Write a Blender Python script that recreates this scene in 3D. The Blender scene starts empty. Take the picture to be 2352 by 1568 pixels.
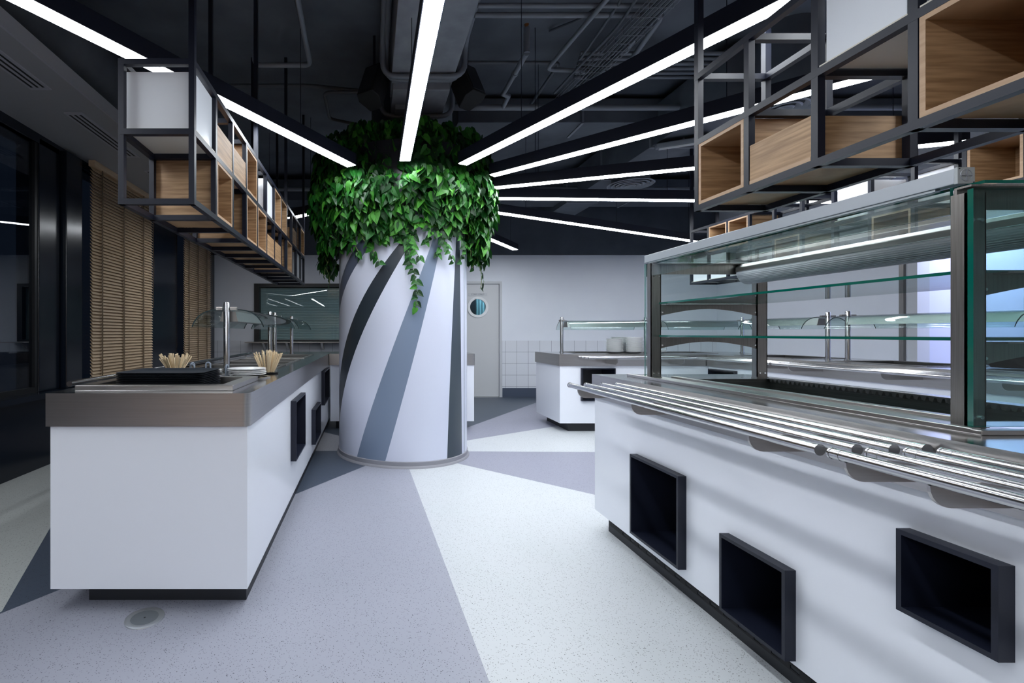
import bpy, math, random
from math import sin, cos, pi, radians
from mathutils import Vector, Matrix
from mathutils.geometry import tessellate_polygon
random.seed(7)
SC = bpy.context.scene
COL = SC.collection
H = 1.1436          # eye height

# ------------------------------------------------------------------ materials
def new_mat(name):
    m = bpy.data.materials.new(name); m.use_nodes = True
    nt = m.node_tree
    return m, nt, nt.nodes['Principled BSDF']

def mat(name, col, rough=.5, metal=0., spec=.5, coat=0.):
    m, nt, b = new_mat(name)
    b.inputs['Base Color'].default_value = (*col, 1)
    b.inputs['Roughness'].default_value = rough
    b.inputs['Metallic'].default_value = metal
    b.inputs['Specular IOR Level'].default_value = spec
    b.inputs['Coat Weight'].default_value = coat
    return m

def noise_mat(name, c1, c2, scale=(1, 1, 1), nscale=5., detail=6., rough=(.4, .5), metal=0., bump=0., spec=.5, lo=.35, hi=.65):
    m, nt, b = new_mat(name); N = nt.nodes; L = nt.links
    tc = N.new('ShaderNodeTexCoord'); mp = N.new('ShaderNodeMapping'); mp.inputs['Scale'].default_value = scale
    nz = N.new('ShaderNodeTexNoise'); nz.inputs['Scale'].default_value = nscale; nz.inputs['Detail'].default_value = detail
    L.new(tc.outputs['Object'], mp.inputs['Vector']); L.new(mp.outputs['Vector'], nz.inputs['Vector'])
    rp = N.new('ShaderNodeValToRGB'); rp.color_ramp.elements[0].position = lo; rp.color_ramp.elements[1].position = hi
    rp.color_ramp.elements[0].color = (*c1, 1); rp.color_ramp.elements[1].color = (*c2, 1)
    L.new(nz.outputs['Fac'], rp.inputs['Fac']); L.new(rp.outputs['Color'], b.inputs['Base Color'])
    mr = N.new('ShaderNodeMapRange'); mr.inputs['To Min'].default_value = rough[0]; mr.inputs['To Max'].default_value = rough[1]
    L.new(nz.outputs['Fac'], mr.inputs['Value']); L.new(mr.outputs['Result'], b.inputs['Roughness'])
    b.inputs['Metallic'].default_value = metal; b.inputs['Specular IOR Level'].default_value = spec
    if bump:
        bp = N.new('ShaderNodeBump'); bp.inputs['Strength'].default_value = bump; bp.inputs['Distance'].default_value = .002
        L.new(nz.outputs['Fac'], bp.inputs['Height']); L.new(bp.outputs['Normal'], b.inputs['Normal'])
    return m

def glass_mat(name, tint, ior=1.5, rough=0.0):
    m = bpy.data.materials.new(name); m.use_nodes = True; nt = m.node_tree; N = nt.nodes; L = nt.links
    N.remove(N['Principled BSDF']); out = N['Material Output']
    tr = N.new('ShaderNodeBsdfTransparent'); tr.inputs['Color'].default_value = (*tint, 1)
    gl = N.new('ShaderNodeBsdfGlossy'); gl.inputs['Roughness'].default_value = rough
    fr = N.new('ShaderNodeFresnel'); g = N.new('ShaderNodeNewGeometry')      # same reflectance from either side of the sheet
    mi = N.new('ShaderNodeMapRange'); mi.inputs['To Min'].default_value = ior; mi.inputs['To Max'].default_value = 1 / ior
    L.new(g.outputs['Backfacing'], mi.inputs['Value']); L.new(mi.outputs['Result'], fr.inputs['IOR'])
    mx = N.new('ShaderNodeMixShader')
    L.new(fr.outputs['Fac'], mx.inputs['Fac']); L.new(tr.outputs['BSDF'], mx.inputs[1]); L.new(gl.outputs['BSDF'], mx.inputs[2])
    L.new(mx.outputs['Shader'], out.inputs['Surface'])
    return m

def emit_mat(name, col, strength):
    m = bpy.data.materials.new(name); m.use_nodes = True; nt = m.node_tree; N = nt.nodes
    N.remove(N['Principled BSDF']); e = N.new('ShaderNodeEmission')
    e.inputs['Color'].default_value = (*col, 1); e.inputs['Strength'].default_value = strength
    nt.links.new(e.outputs['Emission'], N['Material Output'].inputs['Surface'])
    return m

CX, CY, CR = .315, 4.70, .615        # the round column

def floor_material():
    m, nt, b = new_mat('speckled_vinyl'); N = nt.nodes; L = nt.links
    g = N.new('ShaderNodeNewGeometry'); sx = N.new('ShaderNodeSeparateXYZ'); L.new(g.outputs['Position'], sx.inputs['Vector'])
    def math_(op, a, bb=None, c=None):
        n = N.new('ShaderNodeMath'); n.operation = op
        for i, v in enumerate((a, bb, c)):
            if v is None: continue
            if isinstance(v, (int, float)): n.inputs[i].default_value = v
            else: L.new(v, n.inputs[i])
        return n.outputs[0]
    dx = math_('SUBTRACT', sx.outputs['X'], CX); dy = math_('SUBTRACT', CY, sx.outputs['Y'])
    ang = math_('ARCTAN2', dx, dy)                     # 0 towards the entrance, + to the right
    fac = math_('MULTIPLY_ADD', ang, 1 / (2 * pi), .5)
    rp = N.new('ShaderNodeValToRGB'); cr = rp.color_ramp; cr.interpolation = 'CONSTANT'
    DK, GR, WH, MG = (.065, .082, .115, 1), (.325, .335, .395, 1), (.55, .575, .595, 1), (.285, .292, .36, 1)
    stops = [(-180, DK), (-137, (.37, .37, .40, 1)), (-91, DK), (-34, GR), (.95, WH), (44.7, MG), (87.3, WH), (121.5, MG), (143, DK)]
    while len(cr.elements) < len(stops): cr.elements.new(.5)
    for i, (a, c) in enumerate(stops):
        cr.elements[i].position = max(0, a / 360 + .5); 
    for i, (a, c) in enumerate(stops): cr.elements[i].color = c
    L.new(fac, rp.inputs['Fac'])
    # the outer field by the windows starts behind a straight seam from (-1.52,2.0) towards (-1.90,2.885)
    s = math_('ADD', math_('MULTIPLY', math_('ADD', sx.outputs['X'], 1.52), .885), math_('MULTIPLY', math_('SUBTRACT', sx.outputs['Y'], 2.0), .38))
    outer = math_('LESS_THAN', s, 0.0)
    insec = math_('MULTIPLY', math_('GREATER_THAN', ang, radians(-91)), math_('LESS_THAN', ang, radians(-34)))
    fm = math_('MULTIPLY', outer, insec)
    mx = N.new('ShaderNodeMix'); mx.data_type = 'RGBA'; mx.inputs[7].default_value = (.46, .48, .47, 1)
    L.new(fm, mx.inputs[0]); L.new(rp.outputs['Color'], mx.inputs[6])
    mb_ = N.new('ShaderNodeMix'); mb_.data_type = 'RGBA'; mb_.inputs[7].default_value = (.20, .10, .045, 1)      # unseen brown floor added behind the camera to brown the steel's reflections
    L.new(math_('LESS_THAN', sx.outputs['Y'], -1.2), mb_.inputs[0]); L.new(mx.outputs[2], mb_.inputs[6]); mx = mb_
    # chips
    def chips(scale, thr, size):
        v = N.new('ShaderNodeTexVoronoi'); v.inputs['Scale'].default_value = scale; L.new(g.outputs['Position'], v.inputs['Vector'])
        sp = N.new('ShaderNodeSeparateColor'); L.new(v.outputs['Color'], sp.inputs['Color'])
        return math_('MULTIPLY', math_('GREATER_THAN', sp.outputs[0], thr), math_('LESS_THAN', v.outputs['Distance'], size)), sp.outputs[1]
    f1, r1 = chips(210, .80, .36)
    f2, r2 = chips(150, .90, .30)
    hv = N.new('ShaderNodeHueSaturation'); hv.inputs['Value'].default_value = .52; L.new(mx.outputs[2], hv.inputs['Color'])
    m2 = N.new('ShaderNodeMix'); m2.data_type = 'RGBA'; L.new(f1, m2.inputs[0]); L.new(mx.outputs[2], m2.inputs[6]); L.new(hv.outputs['Color'], m2.inputs[7])
    hv2 = N.new('ShaderNodeHueSaturation'); hv2.inputs['Value'].default_value = .28; L.new(mx.outputs[2], hv2.inputs['Color'])
    m3 = N.new('ShaderNodeMix'); m3.data_type = 'RGBA'; L.new(f2, m3.inputs[0]); L.new(m2.outputs[2], m3.inputs[6]); L.new(hv2.outputs['Color'], m3.inputs[7])
    L.new(m3.outputs[2], b.inputs['Base Color'])
    b.inputs['Roughness'].default_value = .42; b.inputs['Specular IOR Level'].default_value = .35
    return m

def tile_material():
    m, nt, b = new_mat('white_wall_tiles'); N = nt.nodes; L = nt.links
    g = N.new('ShaderNodeNewGeometry'); mp = N.new('ShaderNodeMapping'); mp.inputs['Rotation'].default_value = (radians(90), 0, 0)
    mp.inputs['Location'].default_value = (.04, .17, 0)
    L.new(g.outputs['Position'], mp.inputs['Vector'])
    br = N.new('ShaderNodeTexBrick'); br.offset = 0; br.inputs['Scale'].default_value = 1
    br.inputs['Brick Width'].default_value = .2055; br.inputs['Row Height'].default_value = .2055
    br.inputs['Mortar Size'].default_value = .0022; br.inputs['Mortar Smooth'].default_value = 0
    br.inputs['Color1'].default_value = (.72, .745, .79, 1); br.inputs['Color2'].default_value = (.70, .725, .775, 1); br.inputs['Mortar'].default_value = (.17, .19, .23, 1)
    sep = N.new('ShaderNodeSeparateXYZ'); cmb = N.new('ShaderNodeCombineXYZ')
    L.new(g.outputs['Position'], sep.inputs[0])
    ax = N.new('ShaderNodeMath'); ax.inputs[1].default_value = .05; L.new(sep.outputs['X'], ax.inputs[0])
    az = N.new('ShaderNodeMath'); az.inputs[1].default_value = .0145; L.new(sep.outputs['Z'], az.inputs[0])
    L.new(ax.outputs[0], cmb.inputs['X']); L.new(az.outputs[0], cmb.inputs['Y']); L.new(cmb.outputs[0], br.inputs['Vector'])
    L.new(br.outputs['Color'], b.inputs['Base Color']); b.inputs['Roughness'].default_value = .22
    return m

def leaf_material(name, c1, c2, c3):
    m, nt, b = new_mat(name); N = nt.nodes; L = nt.links
    g = N.new('ShaderNodeNewGeometry'); rp = N.new('ShaderNodeValToRGB'); cr = rp.color_ramp
    cr.elements[0].color = (*c1, 1); cr.elements[1].color = (*c3, 1); e = cr.elements.new(.6); e.color = (*c2, 1)
    L.new(g.outputs['Random Per Island'], rp.inputs['Fac'])
    tc = N.new('ShaderNodeTexCoord'); nz = N.new('ShaderNodeTexNoise'); nz.inputs['Scale'].default_value = 45; L.new(tc.outputs['Object'], nz.inputs['Vector'])
    hs = N.new('ShaderNodeHueSaturation'); mr = N.new('ShaderNodeMapRange'); mr.inputs['To Min'].default_value = .5; mr.inputs['To Max'].default_value = 1.5
    L.new(nz.outputs['Fac'], mr.inputs['Value']); L.new(mr.outputs['Result'], hs.inputs['Value']); L.new(rp.outputs['Color'], hs.inputs['Color'])
    L.new(hs.outputs['Color'], b.inputs['Base Color'])
    b.inputs['Roughness'].default_value = .46; b.inputs['Specular IOR Level'].default_value = .32
    return m

def vent_grid_material():
    m, nt, b = new_mat('perforated_black'); N = nt.nodes; L = nt.links
    tc = N.new('ShaderNodeTexCoord'); sep = N.new('ShaderNodeSeparateXYZ'); cmb = N.new('ShaderNodeCombineXYZ'); L.new(tc.outputs['Object'], sep.inputs[0])
    L.new(sep.outputs['Z'], cmb.inputs['X']); L.new(sep.outputs['Y'], cmb.inputs['Y'])
    br = N.new('ShaderNodeTexBrick'); br.inputs['Scale'].default_value = 1; br.inputs['Brick Width'].default_value = .022; br.inputs['Row Height'].default_value = .014
    br.inputs['Mortar Size'].default_value = .004; br.inputs['Color1'].default_value = (.35, .36, .38, 1); br.inputs['Color2'].default_value = (.12, .13, .14, 1); br.inputs['Mortar'].default_value = (.008, .009, .012, 1)  # paler bricks paint in the light showing through the holes
    L.new(cmb.outputs[0], br.inputs['Vector']); L.new(br.outputs['Color'], b.inputs['Base Color']); b.inputs['Roughness'].default_value = .5
    return m

M = {}
M['white_gloss'] = mat('white_gloss_laminate', (.81, .835, .895), .15, 0, .5)
M['white_panel'] = mat('white_shelf_panel', (.80, .83, .88), .16, 0, .5)
M['cream_panel'] = mat('cream_panel', (.66, .62, .54), .5)
M['wall'] = noise_mat('white_painted_wall', (.73, .765, .83), (.75, .785, .845), nscale=3, rough=(.6, .7))
M['navy'] = noise_mat('dark_navy_paint', (.050, .063, .085), (.066, .082, .108), nscale=4, rough=(.55, .7))
M['slab'] = noise_mat('dark_painted_concrete', (.075, .090, .116), (.118, .138, .17), nscale=2.5, rough=(.6, .8), bump=.2)
M['concrete'] = noise_mat('grey_painted_concrete', (.23, .25, .29), (.30, .325, .37), nscale=7, rough=(.6, .8), bump=.4)
M['pipe'] = mat('grey_painted_pipe', (.19, .215, .255), .4)
M['dark_pipe'] = mat('dark_painted_pipe', (.09, .105, .13), .5)
M['soffit'] = mat('grey_soffit_paint', (.36, .375, .41), .6)
M['soffit_edge'] = mat('soffit_edge_paint', (.44, .46, .52), .6)
M['black_metal'] = mat('black_powder_coat', (.008, .0105, .022), .42, 0, .35)
M['black_matt'] = mat('black_matt_sheet', (.010, .012, .017), .42)
M['black_soft'] = mat('black_speaker_shell', (.006, .007, .009), .7)
M['plinth'] = mat('black_plinth', (.012, .014, .019), .5)
M['steel'] = noise_mat('brushed_steel', (.43, .415, .405), (.46, .445, .435), scale=(1.2, 1.2, 60), nscale=3, detail=3, rough=(.27, .33), metal=1)
M['steel_top'] = noise_mat('worktop_steel', (.50, .50, .505), (.53, .53, .535), scale=(3, 3, 3), nscale=3, rough=(.13, .19), metal=1)
M['steel_dark'] = noise_mat('dark_well_steel', (.16, .155, .15), (.22, .215, .21), scale=(1, 1, 40), nscale=4, rough=(.3, .45), metal=1)
M['post'] = noise_mat('brushed_post_steel', (.235, .222, .215), (.30, .285, .275), scale=(90, 90, 1.5), nscale=4, rough=(.3, .42), metal=1)
M['tube'] = mat('polished_tube_steel', (.52, .52, .53), .2, 1)
M['alu'] = mat('anodised_aluminium', (.42, .45, .49), .42, .35)
M['alu_rim'] = mat('bright_rim', (.62, .65, .68), .3, .7)
M['alu_lid'] = mat('grey_lid', (.26, .285, .31), .35, .5)
M['alu_cap'] = mat('grey_plastic_cap', (.42, .45, .46), .5)
M['wood'] = noise_mat('oak_veneer', (.27, .155, .075), (.46, .29, .155), scale=(1.7, 1.7, 26), nscale=3.2, detail=8, rough=(.5, .62))
M['wood_edge'] = noise_mat('oak_edge', (.42, .27, .16), (.50, .335, .21), scale=(3, 3, 30), nscale=3, rough=(.5, .6))
M['blind'] = noise_mat('wooden_slat', (.55, .41, .27), (.64, .49, .33), scale=(6, 1, 25), nscale=5, rough=(.45, .6))
M['tape'] = mat('brown_tape', (.16, .11, .065), .8)
M['window_glass'] = glass_mat('night_window_glass', (.75, .8, .85), 1.62)
M['glass'] = glass_mat('clear_glass', (.90, .955, .945), 1.45)
M['glass_thick'] = glass_mat('green_tint_glass', (.66, .80, .79), 1.5)
M['glass_edge'] = mat('green_glass_edge', (.0, .115, .085), .12, 0, .8)
M['arch_edge'] = mat('dark_glass_edge', (.03, .05, .055), .15)
M['pier'] = mat('glossy_navy_panel', (.006, .010, .019), .2)
M['led'] = emit_mat('led_diffuser', (.905, .95, 1.0), 23.5)
M['lens'] = noise_mat('ribbed_lens', (.74, .74, .78), (.88, .88, .92), scale=(140, .1, 140), nscale=1.5, detail=1, rough=(.25, .35))
M['lamp_off'] = mat('white_lamp_panel', (.62, .65, .68), .4)
M['lamp_dim'] = mat('grey_lamp_reflector', (.36, .385, .38), .25, .5)
M['col_white'] = mat('column_pale_print', (.62, .65, .77), .3)
M['col_a'] = mat('column_slate_print', (.085, .105, .155), .3)
M['col_b'] = mat('column_charcoal_print', (.024, .033, .044), .3)
M['col_c'] = mat('column_bluegrey_print', (.18, .23, .32), .3)
M['col_d'] = mat('column_dark_grey_print', (.045, .062, .078), .3)
M['col_base'] = mat('column_grey_skirting', (.25, .25, .28), .5)
M['tray'] = mat('charcoal_tray_plastic', (.022, .027, .036), .38)
M['china'] = mat('white_china', (.80, .81, .82), .15)
M['stick'] = noise_mat('pale_birch', (.62, .48, .30), (.76, .63, .43), scale=(40, 40, 4), nscale=2, rough=(.6, .7))
M['guide'] = mat('grey_plastic_guide', (.17, .20, .245), .3)
M['door'] = mat('pale_door_paint', (.585, .60, .615), .45)
M['door_frame'] = mat('pale_door_frame', (.53, .55, .575), .4)
M['text'] = mat('grey_lettering', (.14, .16, .19), .5)
M['shutter'] = mat('teal_silver_slats', (.56, .66, .71), .25, .25)
M['black_frame'] = mat('black_window_frame', (.008, .009, .011), .4)
M['stem'] = mat('pale_vine_stem', (.20, .26, .08), .6)
M['leaf'] = leaf_material('glossy_leaf', (.0025, .024, .005), (.010, .095, .010), (.070, .28, .030))
M['skirt'] = mat('navy_floor_cove', (.062, .080, .118), .4)
M['floor'] = floor_material()
M['tiles'] = tile_material()
M['perforated'] = vent_grid_material()
M['rear_wall'] = noise_mat('warm_brown_wall', (.24, .16, .10), (.36, .27, .18), nscale=.7, rough=(.6, .7))
M['blue_wall'] = mat('pale_blue_wall', (.60, .635, .78), .5)
M['brass'] = mat('copper_sprinkler', (.55, .25, .10), .3, 1)
M['bowl'] = mat('blackened_steel', (.05, .05, .055), .2, 1)
M['city'] = emit_mat('distant_city_light', (1, .85, .7), 6.)
M['port_back'] = mat('bluish_corridor_wall', (.30, .52, .62), .5)
M['screw'] = mat('chrome_screw', (.75, .75, .75), .12, 1)

# ------------------------------------------------------------------ mesh builder
class MB:
    def __init__(s): s.v = []; s.f = []; s.m = []
    def add(s, vs, fs, mi=0):
        o = len(s.v); s.v += [tuple(v) for v in vs]
        for f in fs: s.f.append(tuple(i + o for i in f)); s.m.append(mi)
        return s
    def box(s, x0, x1, y0, y1, z0, z1, mi=0):
        return s.add([(x0, y0, z0), (x1, y0, z0), (x1, y1, z0), (x0, y1, z0), (x0, y0, z1), (x1, y0, z1), (x1, y1, z1), (x0, y1, z1)],
                     [(3, 2, 1, 0), (4, 5, 6, 7), (0, 1, 5, 4), (1, 2, 6, 5), (2, 3, 7, 6), (3, 0, 4, 7)], mi)
    def bar(s, a, b, w, h, mi=0, up=(0, 0, 1), w2=None, h2=None):
        a = Vector(a); b = Vector(b); d = (b - a).normalized(); u = Vector(up)
        if abs(d.dot(u)) > .99: u = Vector((1, 0, 0))
        r = d.cross(u).normalized(); u = r.cross(d)
        w2 = w if w2 is None else w2; h2 = h if h2 is None else h2
        vs = []
        for p, ww, hh in ((a, w, h), (b, w2, h2)):
            for sx, sy in ((-1, -1), (1, -1), (1, 1), (-1, 1)): vs.append(p + r * sx * ww / 2 + u * sy * hh / 2)
        return s.add(vs, [(0, 1, 2, 3), (7, 6, 5, 4), (0, 4, 5, 1), (1, 5, 6, 2), (2, 6, 7, 3), (3, 7, 4, 0)], mi)
    def tube(s, pts, r, n=12, mi=0, cap=True):
        pts = [Vector(p) for p in pts]; base = len(s.v); k = len(pts); nrm = None
        for i, p in enumerate(pts):
            d = ((pts[min(i + 1, k - 1)] - p).normalized() + (p - pts[max(i - 1, 0)]).normalized()).normalized()
            if nrm is None:
                t = Vector((0, 0, 1)) if abs(d.z) < .9 else Vector((1, 0, 0)); nrm = d.cross(t).normalized()
            else: nrm = (nrm - d * nrm.dot(d)).normalized()
            bi = d.cross(nrm)
            rr = r[i] if isinstance(r, (list, tuple)) else r
            for j in range(n):
                a = 2 * pi * j / n; s.v.append(tuple(p + (nrm * cos(a) + bi * sin(a)) * rr))
        for i in range(k - 1):
            for j in range(n):
                a = base + i * n + j; b = base + i * n + (j + 1) % n
                s.f.append((a, b, b + n, a + n)); s.m.append(mi)
        if cap:
            s.f.append(tuple(base + j for j in range(n))[::-1]); s.m.append(mi)
            s.f.append(tuple(base + (k - 1) * n + j for j in range(n))); s.m.append(mi)
        return s
    def lathe(s, prof, cx, cy, n=32, mi=0, closed=False):
        base = len(s.v); k = len(prof)
        for (r, z) in prof:
            for j in range(n):
                a = 2 * pi * j / n; s.v.append((cx + r * cos(a), cy + r * sin(a), z))
        for i in range(k - 1 + (1 if closed else 0)):
            i2 = (i + 1) % k
            for j in range(n):
                j2 = (j + 1) % n
                s.f.append((base + i * n + j, base + i * n + j2, base + i2 * n + j2, base + i2 * n + j)); s.m.append(mi)
        if not closed:
            if prof[0][0] > 1e-4: s.f.append(tuple(base + j for j in range(n))[::-1]); s.m.append(mi)
            if prof[-1][0] > 1e-4: s.f.append(tuple(base + (k - 1) * n + j for j in range(n))); s.m.append(mi)
        return s
    def prism(s, poly, fn, a0, a1, mi=0, mi_side=None, holes=()):
        """extrude a 2-D outline (with holes) between a0 and a1; fn(u, v, a) gives the point"""
        loops = [poly] + list(holes)
        flat = [p for l in loops for p in l]
        tris = tessellate_polygon([[Vector((p[0], p[1], 0)) for p in l] for l in loops])
        n = len(flat); base = len(s.v)
        for a in (a0, a1):
            for p in flat: s.v.append(tuple(fn(p[0], p[1], a)))
        for t in tris:
            s.f.append((base + t[0], base + t[1], base + t[2])); s.m.append(mi)
            s.f.append((base + n + t[2], base + n + t[1], base + n + t[0])); s.m.append(mi)
        o = 0
        for l in loops:
            k = len(l)
            for i in range(k):
                j = (i + 1) % k
                s.f.append((base + o + i, base + o + j, base + n + o + j, base + n + o + i)); s.m.append(mi if mi_side is None else mi_side)
            o += k
        return s
    def build(s, name, mats, parent=None, smooth=None, bevel=0., seg=2):
        if not isinstance(mats, (list, tuple)): mats = [mats]
        org = ORG.get(parent.name, Vector((0, 0, 0))) if parent else Vector((0, 0, 0))
        me = bpy.data.meshes.new(name)
        me.from_pydata([(v[0] - org.x, v[1] - org.y, v[2] - org.z) for v in s.v], [], s.f)
        for m in mats: me.materials.append(m)
        me.polygons.foreach_set('material_index', s.m)
        import bmesh
        bm = bmesh.new(); bm.from_mesh(me); bmesh.ops.recalc_face_normals(bm, faces=bm.faces); bm.to_mesh(me); bm.free()
        if smooth:
            me.polygons.foreach_set('use_smooth', [True] * len(me.polygons)); me.set_sharp_from_angle(angle=radians(smooth))
        me.update()
        o = bpy.data.objects.new(name, me); COL.objects.link(o)
        if parent: o.parent = parent; ORG[o.name] = org
        if bevel:
            b = o.modifiers.new('edge', 'BEVEL'); b.width = bevel; b.segments = seg; b.limit_method = 'ANGLE'; b.angle_limit = radians(40)
        return o

ORG = {}
def tag(o, label, cat, group=None, kind=None):
    if label: o['label'] = label
    if cat: o['category'] = cat
    if group: o['group'] = group
    if kind: o['kind'] = kind
    return o
def thing(name, label, cat, loc=(0, 0, 0), group=None):
    o = bpy.data.objects.new(name, None); COL.objects.link(o); o.empty_display_size = .1
    o.location = loc; ORG[o.name] = Vector(loc)
    return tag(o, label, cat, group)
def struct(name, mb, mats, **k):
    o = mb.build(name, mats, **k); o['kind'] = 'structure'; return o
def dup(src, loc, label=None, group=None):
    def cp(o, par):
        c = o.copy(); COL.objects.link(c); c.parent = par
        for ch in [x for x in SC.objects if x.parent == o]: cp(ch, c)
        return c
    c = cp(src, None); c.location = loc
    if label: c['label'] = label
    if group: c['group'] = group
    return c
XY = lambda u, v, a: (u, v, a)
XZ = lambda u, v, a: (u, a, v)
YZ = lambda u, v, a: (a, u, v)
def rect(x0, x1, y0, y1): return [(x0, y0), (x1, y0), (x1, y1), (x0, y1)]
def rrect(x0, x1, y0, y1, r, n=5, which=(1, 1, 1, 1)):
    out = []
    for q, (cx, cy, a0) in enumerate(((x0 + r, y0 + r, pi), (x1 - r, y0 + r, 1.5 * pi), (x1 - r, y1 - r, 0), (x0 + r, y1 - r, .5 * pi))):
        if which[q]:
            for i in range(n + 1):
                a = a0 + .5 * pi * i / n; out.append((cx + r * cos(a), cy + r * sin(a)))
        else: out.append(((x0, x1, x1, x0)[q], (y0, y0, y1, y1)[q]))
    return out

# ------------------------------------------------------------------ room shell
XL, XR, YF, YB, ZC = -2.8, 6.2, 8.64, -7.5, 3.6
struct('floor', MB().box(XL - .2, XR + 1.4, YB - .2, YF + .2, -.1, 0), M['floor'])
struct('ceiling', MB().box(XL - .2, XR + 1.4, YB - .2, YF + .2, ZC, ZC + .15), M['slab'])
# far wall with openings for the hatch and the staff door
HX0, HX1, HZ0, HZ1 = -2.06, .62, 1.0, 2.02
DX0, DX1, DZ = 1.41, 2.355, 2.07
wf = MB()
wf.prism(rect(XL - .2, XR + .2, 0, 2.54), XZ, YF, YF + .15, 0, holes=[rect(HX0, HX1, HZ0, HZ1), rect(DX0, DX1, .001, DZ)])
struct('wall_far', wf, M['wall'])
struct('trim_1', MB().box(XL, XR, YF - .012, YF + .15, 2.54, ZC), M['navy'])
tl = MB(); tl.box(DX1 + .005, XR, YF - .008, YF, .165, 1.01); tl.box(XL, HX0 - .05, YF - .008, YF, .165, 1.01); tl.box(HX0 - .05, 1.36, YF - .008, YF, .165, .965)
struct('trim_2', tl, M['tiles'])
bs = MB(); bs.box(DX1 + .01, XR, YF - .014, YF, 0, .165); bs.box(XL, 1.38, YF - .014, YF, 0, .165)
struct('baseboard_far', bs, M['skirt'])
# right wall with the opening to the blue-lit room
OY0, OY1, OZ = 4.1, 5.47, 2.3
wr = MB(); wr.prism(rect(YB, YF, 0, ZC), YZ, XR, XR + .12, 0, holes=[rect(OY0, OY1, .001, OZ)])
struct('wall_right', wr, M['wall'])
d2 = MB(); d2.box(XR - .02, XR + .119, OY1 - .012, OY1 + .09, 0, OZ + .08); d2.box(XR - .02, XR + .119, OY0 - .09, OY0 + .012, 0, OZ + .08); d2.box(XR - .02, XR + .119, OY0 + .012, OY1 - .012, OZ - .012, OZ + .08)
struct('door_2', d2, M['door_frame'])
MB().box(XR - .03, XR - .001, OY1 + .12, OY1 + .17, .2, 1.95).build('guard_strip', M['post'], bpy.data.objects['door_2'])
bw = MB(); bw.box(XR + 1.2, XR + 1.3, OY0 - 1.0, OY1 + .1, 0, 2.8); bw.box(XR + .12, XR + 1.3, OY1 + .005, OY1 + .1, 0, 2.8); bw.box(XR + .12, XR + 1.3, OY0 - 1.1, OY0 - 1.0, 0, 2.8); bw.box(XR + .12, XR + 1.3, OY0 - 1., OY1 + .1, 2.8, 2.9)
struct('wall_adjoining_room', bw, M['blue_wall'])
struct('wall_front', MB().box(XL - .2, XR + .2, YB - .15, YB, 0, ZC), M['rear_wall'])
# window wall
wl = MB(); wl.box(XL - .2, XL, YB, YF, 0, .62)
struct('wall_left', wl, M['pier'])
struct('trim_3', MB().box(XL - .25, XL + .10, YB, 8.45, .60, .645), M['pier'])
wlu = MB().box(XL - .2, XL, YB, YF, 2.75, ZC)
struct('trim_4', wlu, M['pier'])
pr = MB()
for (a, b, dx) in ((4.09, 4.36, .0), (4.38, 4.62, .05), (6.06, 6.95, .03), (8.25, 8.64, .02)):
    pr.box(XL - .2, XL + dx, a, b, .645, 2.80)
struct('trim_5', pr, M['pier'], bevel=.006)
def window(nm, y0, y1):
    w = struct(nm, MB().prism(rect(y0, y1, .645, 2.8), YZ, XL - .06, XL - .01, holes=[rect(y0 + .04, y1 - .04, .69, 2.75)]), M['black_frame'])
    MB().box(XL - .04, XL - .034, y0 + .04, y1 - .04, .69, 2.75).build('glazing', M['window_glass'], w)
window('window_1', -7.3, 4.09); window('window_2', 4.62, 6.06); window('window_3', 6.95, 8.25)
# soffit with slot diffusers
sf = MB(); sf.box(XL, -2.035, YB, YF, 2.83, 2.93, 0); sf.box(-2.035, -2.02, YB, YF, 2.83, 2.93, 1)
struct('trim_6', sf, [M['soffit'], M['soffit_edge']])
for i, (a, b, wh) in enumerate(((2.25, 3.34, 'first and nearest of the row'), (3.69, 4.62, 'second of the row, above the blind'), (5.0, 6.0, 'third, half behind the hanging shelf'))):
    t = thing('slot_diffuser', 'linear slot air diffuser in the grey soffit, ' + wh, 'air diffuser', (-2.27, (a + b) / 2, 2.83))
    MB().prism(rect(-2.34, -2.20, a, b), XY, 2.822, 2.83, holes=[rect(-2.325 + k * .04, -2.303 + k * .04, a + .03, b - .03) for k in range(3)]).build('diffuser_frame', M['soffit_edge'], t)
    for k in range(3): MB().box(-2.325 + k * .04, -2.303 + k * .04, a + .03, b - .03, 2.826, 2.829).build('slot', M['black_soft'], t)

# ------------------------------------------------------------------ staff door, hatch, far-wall fittings
dr = struct('door_1', MB().prism(rect(DX0, DX1, 0.0, DZ), XZ, YF - .012, YF + .1, holes=[rect(DX0 + .045, DX1 - .045, .004, DZ - .045)]), M['door_frame'], bevel=.004)
pcx, pcz = 1.93, 1.61
circ = [(pcx + .145 * cos(2 * pi * i / 40), pcz + .145 * sin(2 * pi * i / 40)) for i in range(40)]
dl = MB().prism(rect(DX0 + .048, DX1 - .048, .012, DZ - .048), XZ, YF + .02, YF + .06, holes=[circ]); dl.build('door_leaf', M['door'], dr)
ring = MB()
for (ra, rb, ya, yb) in ((.146, .188, YF + .002, YF + .02),):
    oc = [(pcx + rb * cos(2 * pi * i / 40), pcz + rb * sin(2 * pi * i / 40)) for i in range(40)]
    ic = [(pcx + ra * .97 * cos(2 * pi * i / 40), pcz + ra * .97 * sin(2 * pi * i / 40)) for i in range(40)]
    ring.prism(oc, XZ, ya, yb, holes=[ic])
ring.build('porthole_ring', M['china'], dr, smooth=40, bevel=.005)
gr = [(pcx + .142 * cos(2 * pi * i / 40), pcz + .142 * sin(2 * pi * i / 40)) for i in range(40)]
MB().prism(gr, XZ, YF + .03, YF + .036).build('porthole_glass', M['glass'], dr)
sp = MB().prism([(pcx - .17, 1.81), (pcx + .17, 1.81), (pcx + .17, 1.865), (pcx - .17, 1.865)], XZ, YF + .012, YF + .02).build('door_sign', M['door_frame'], dr)
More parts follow.
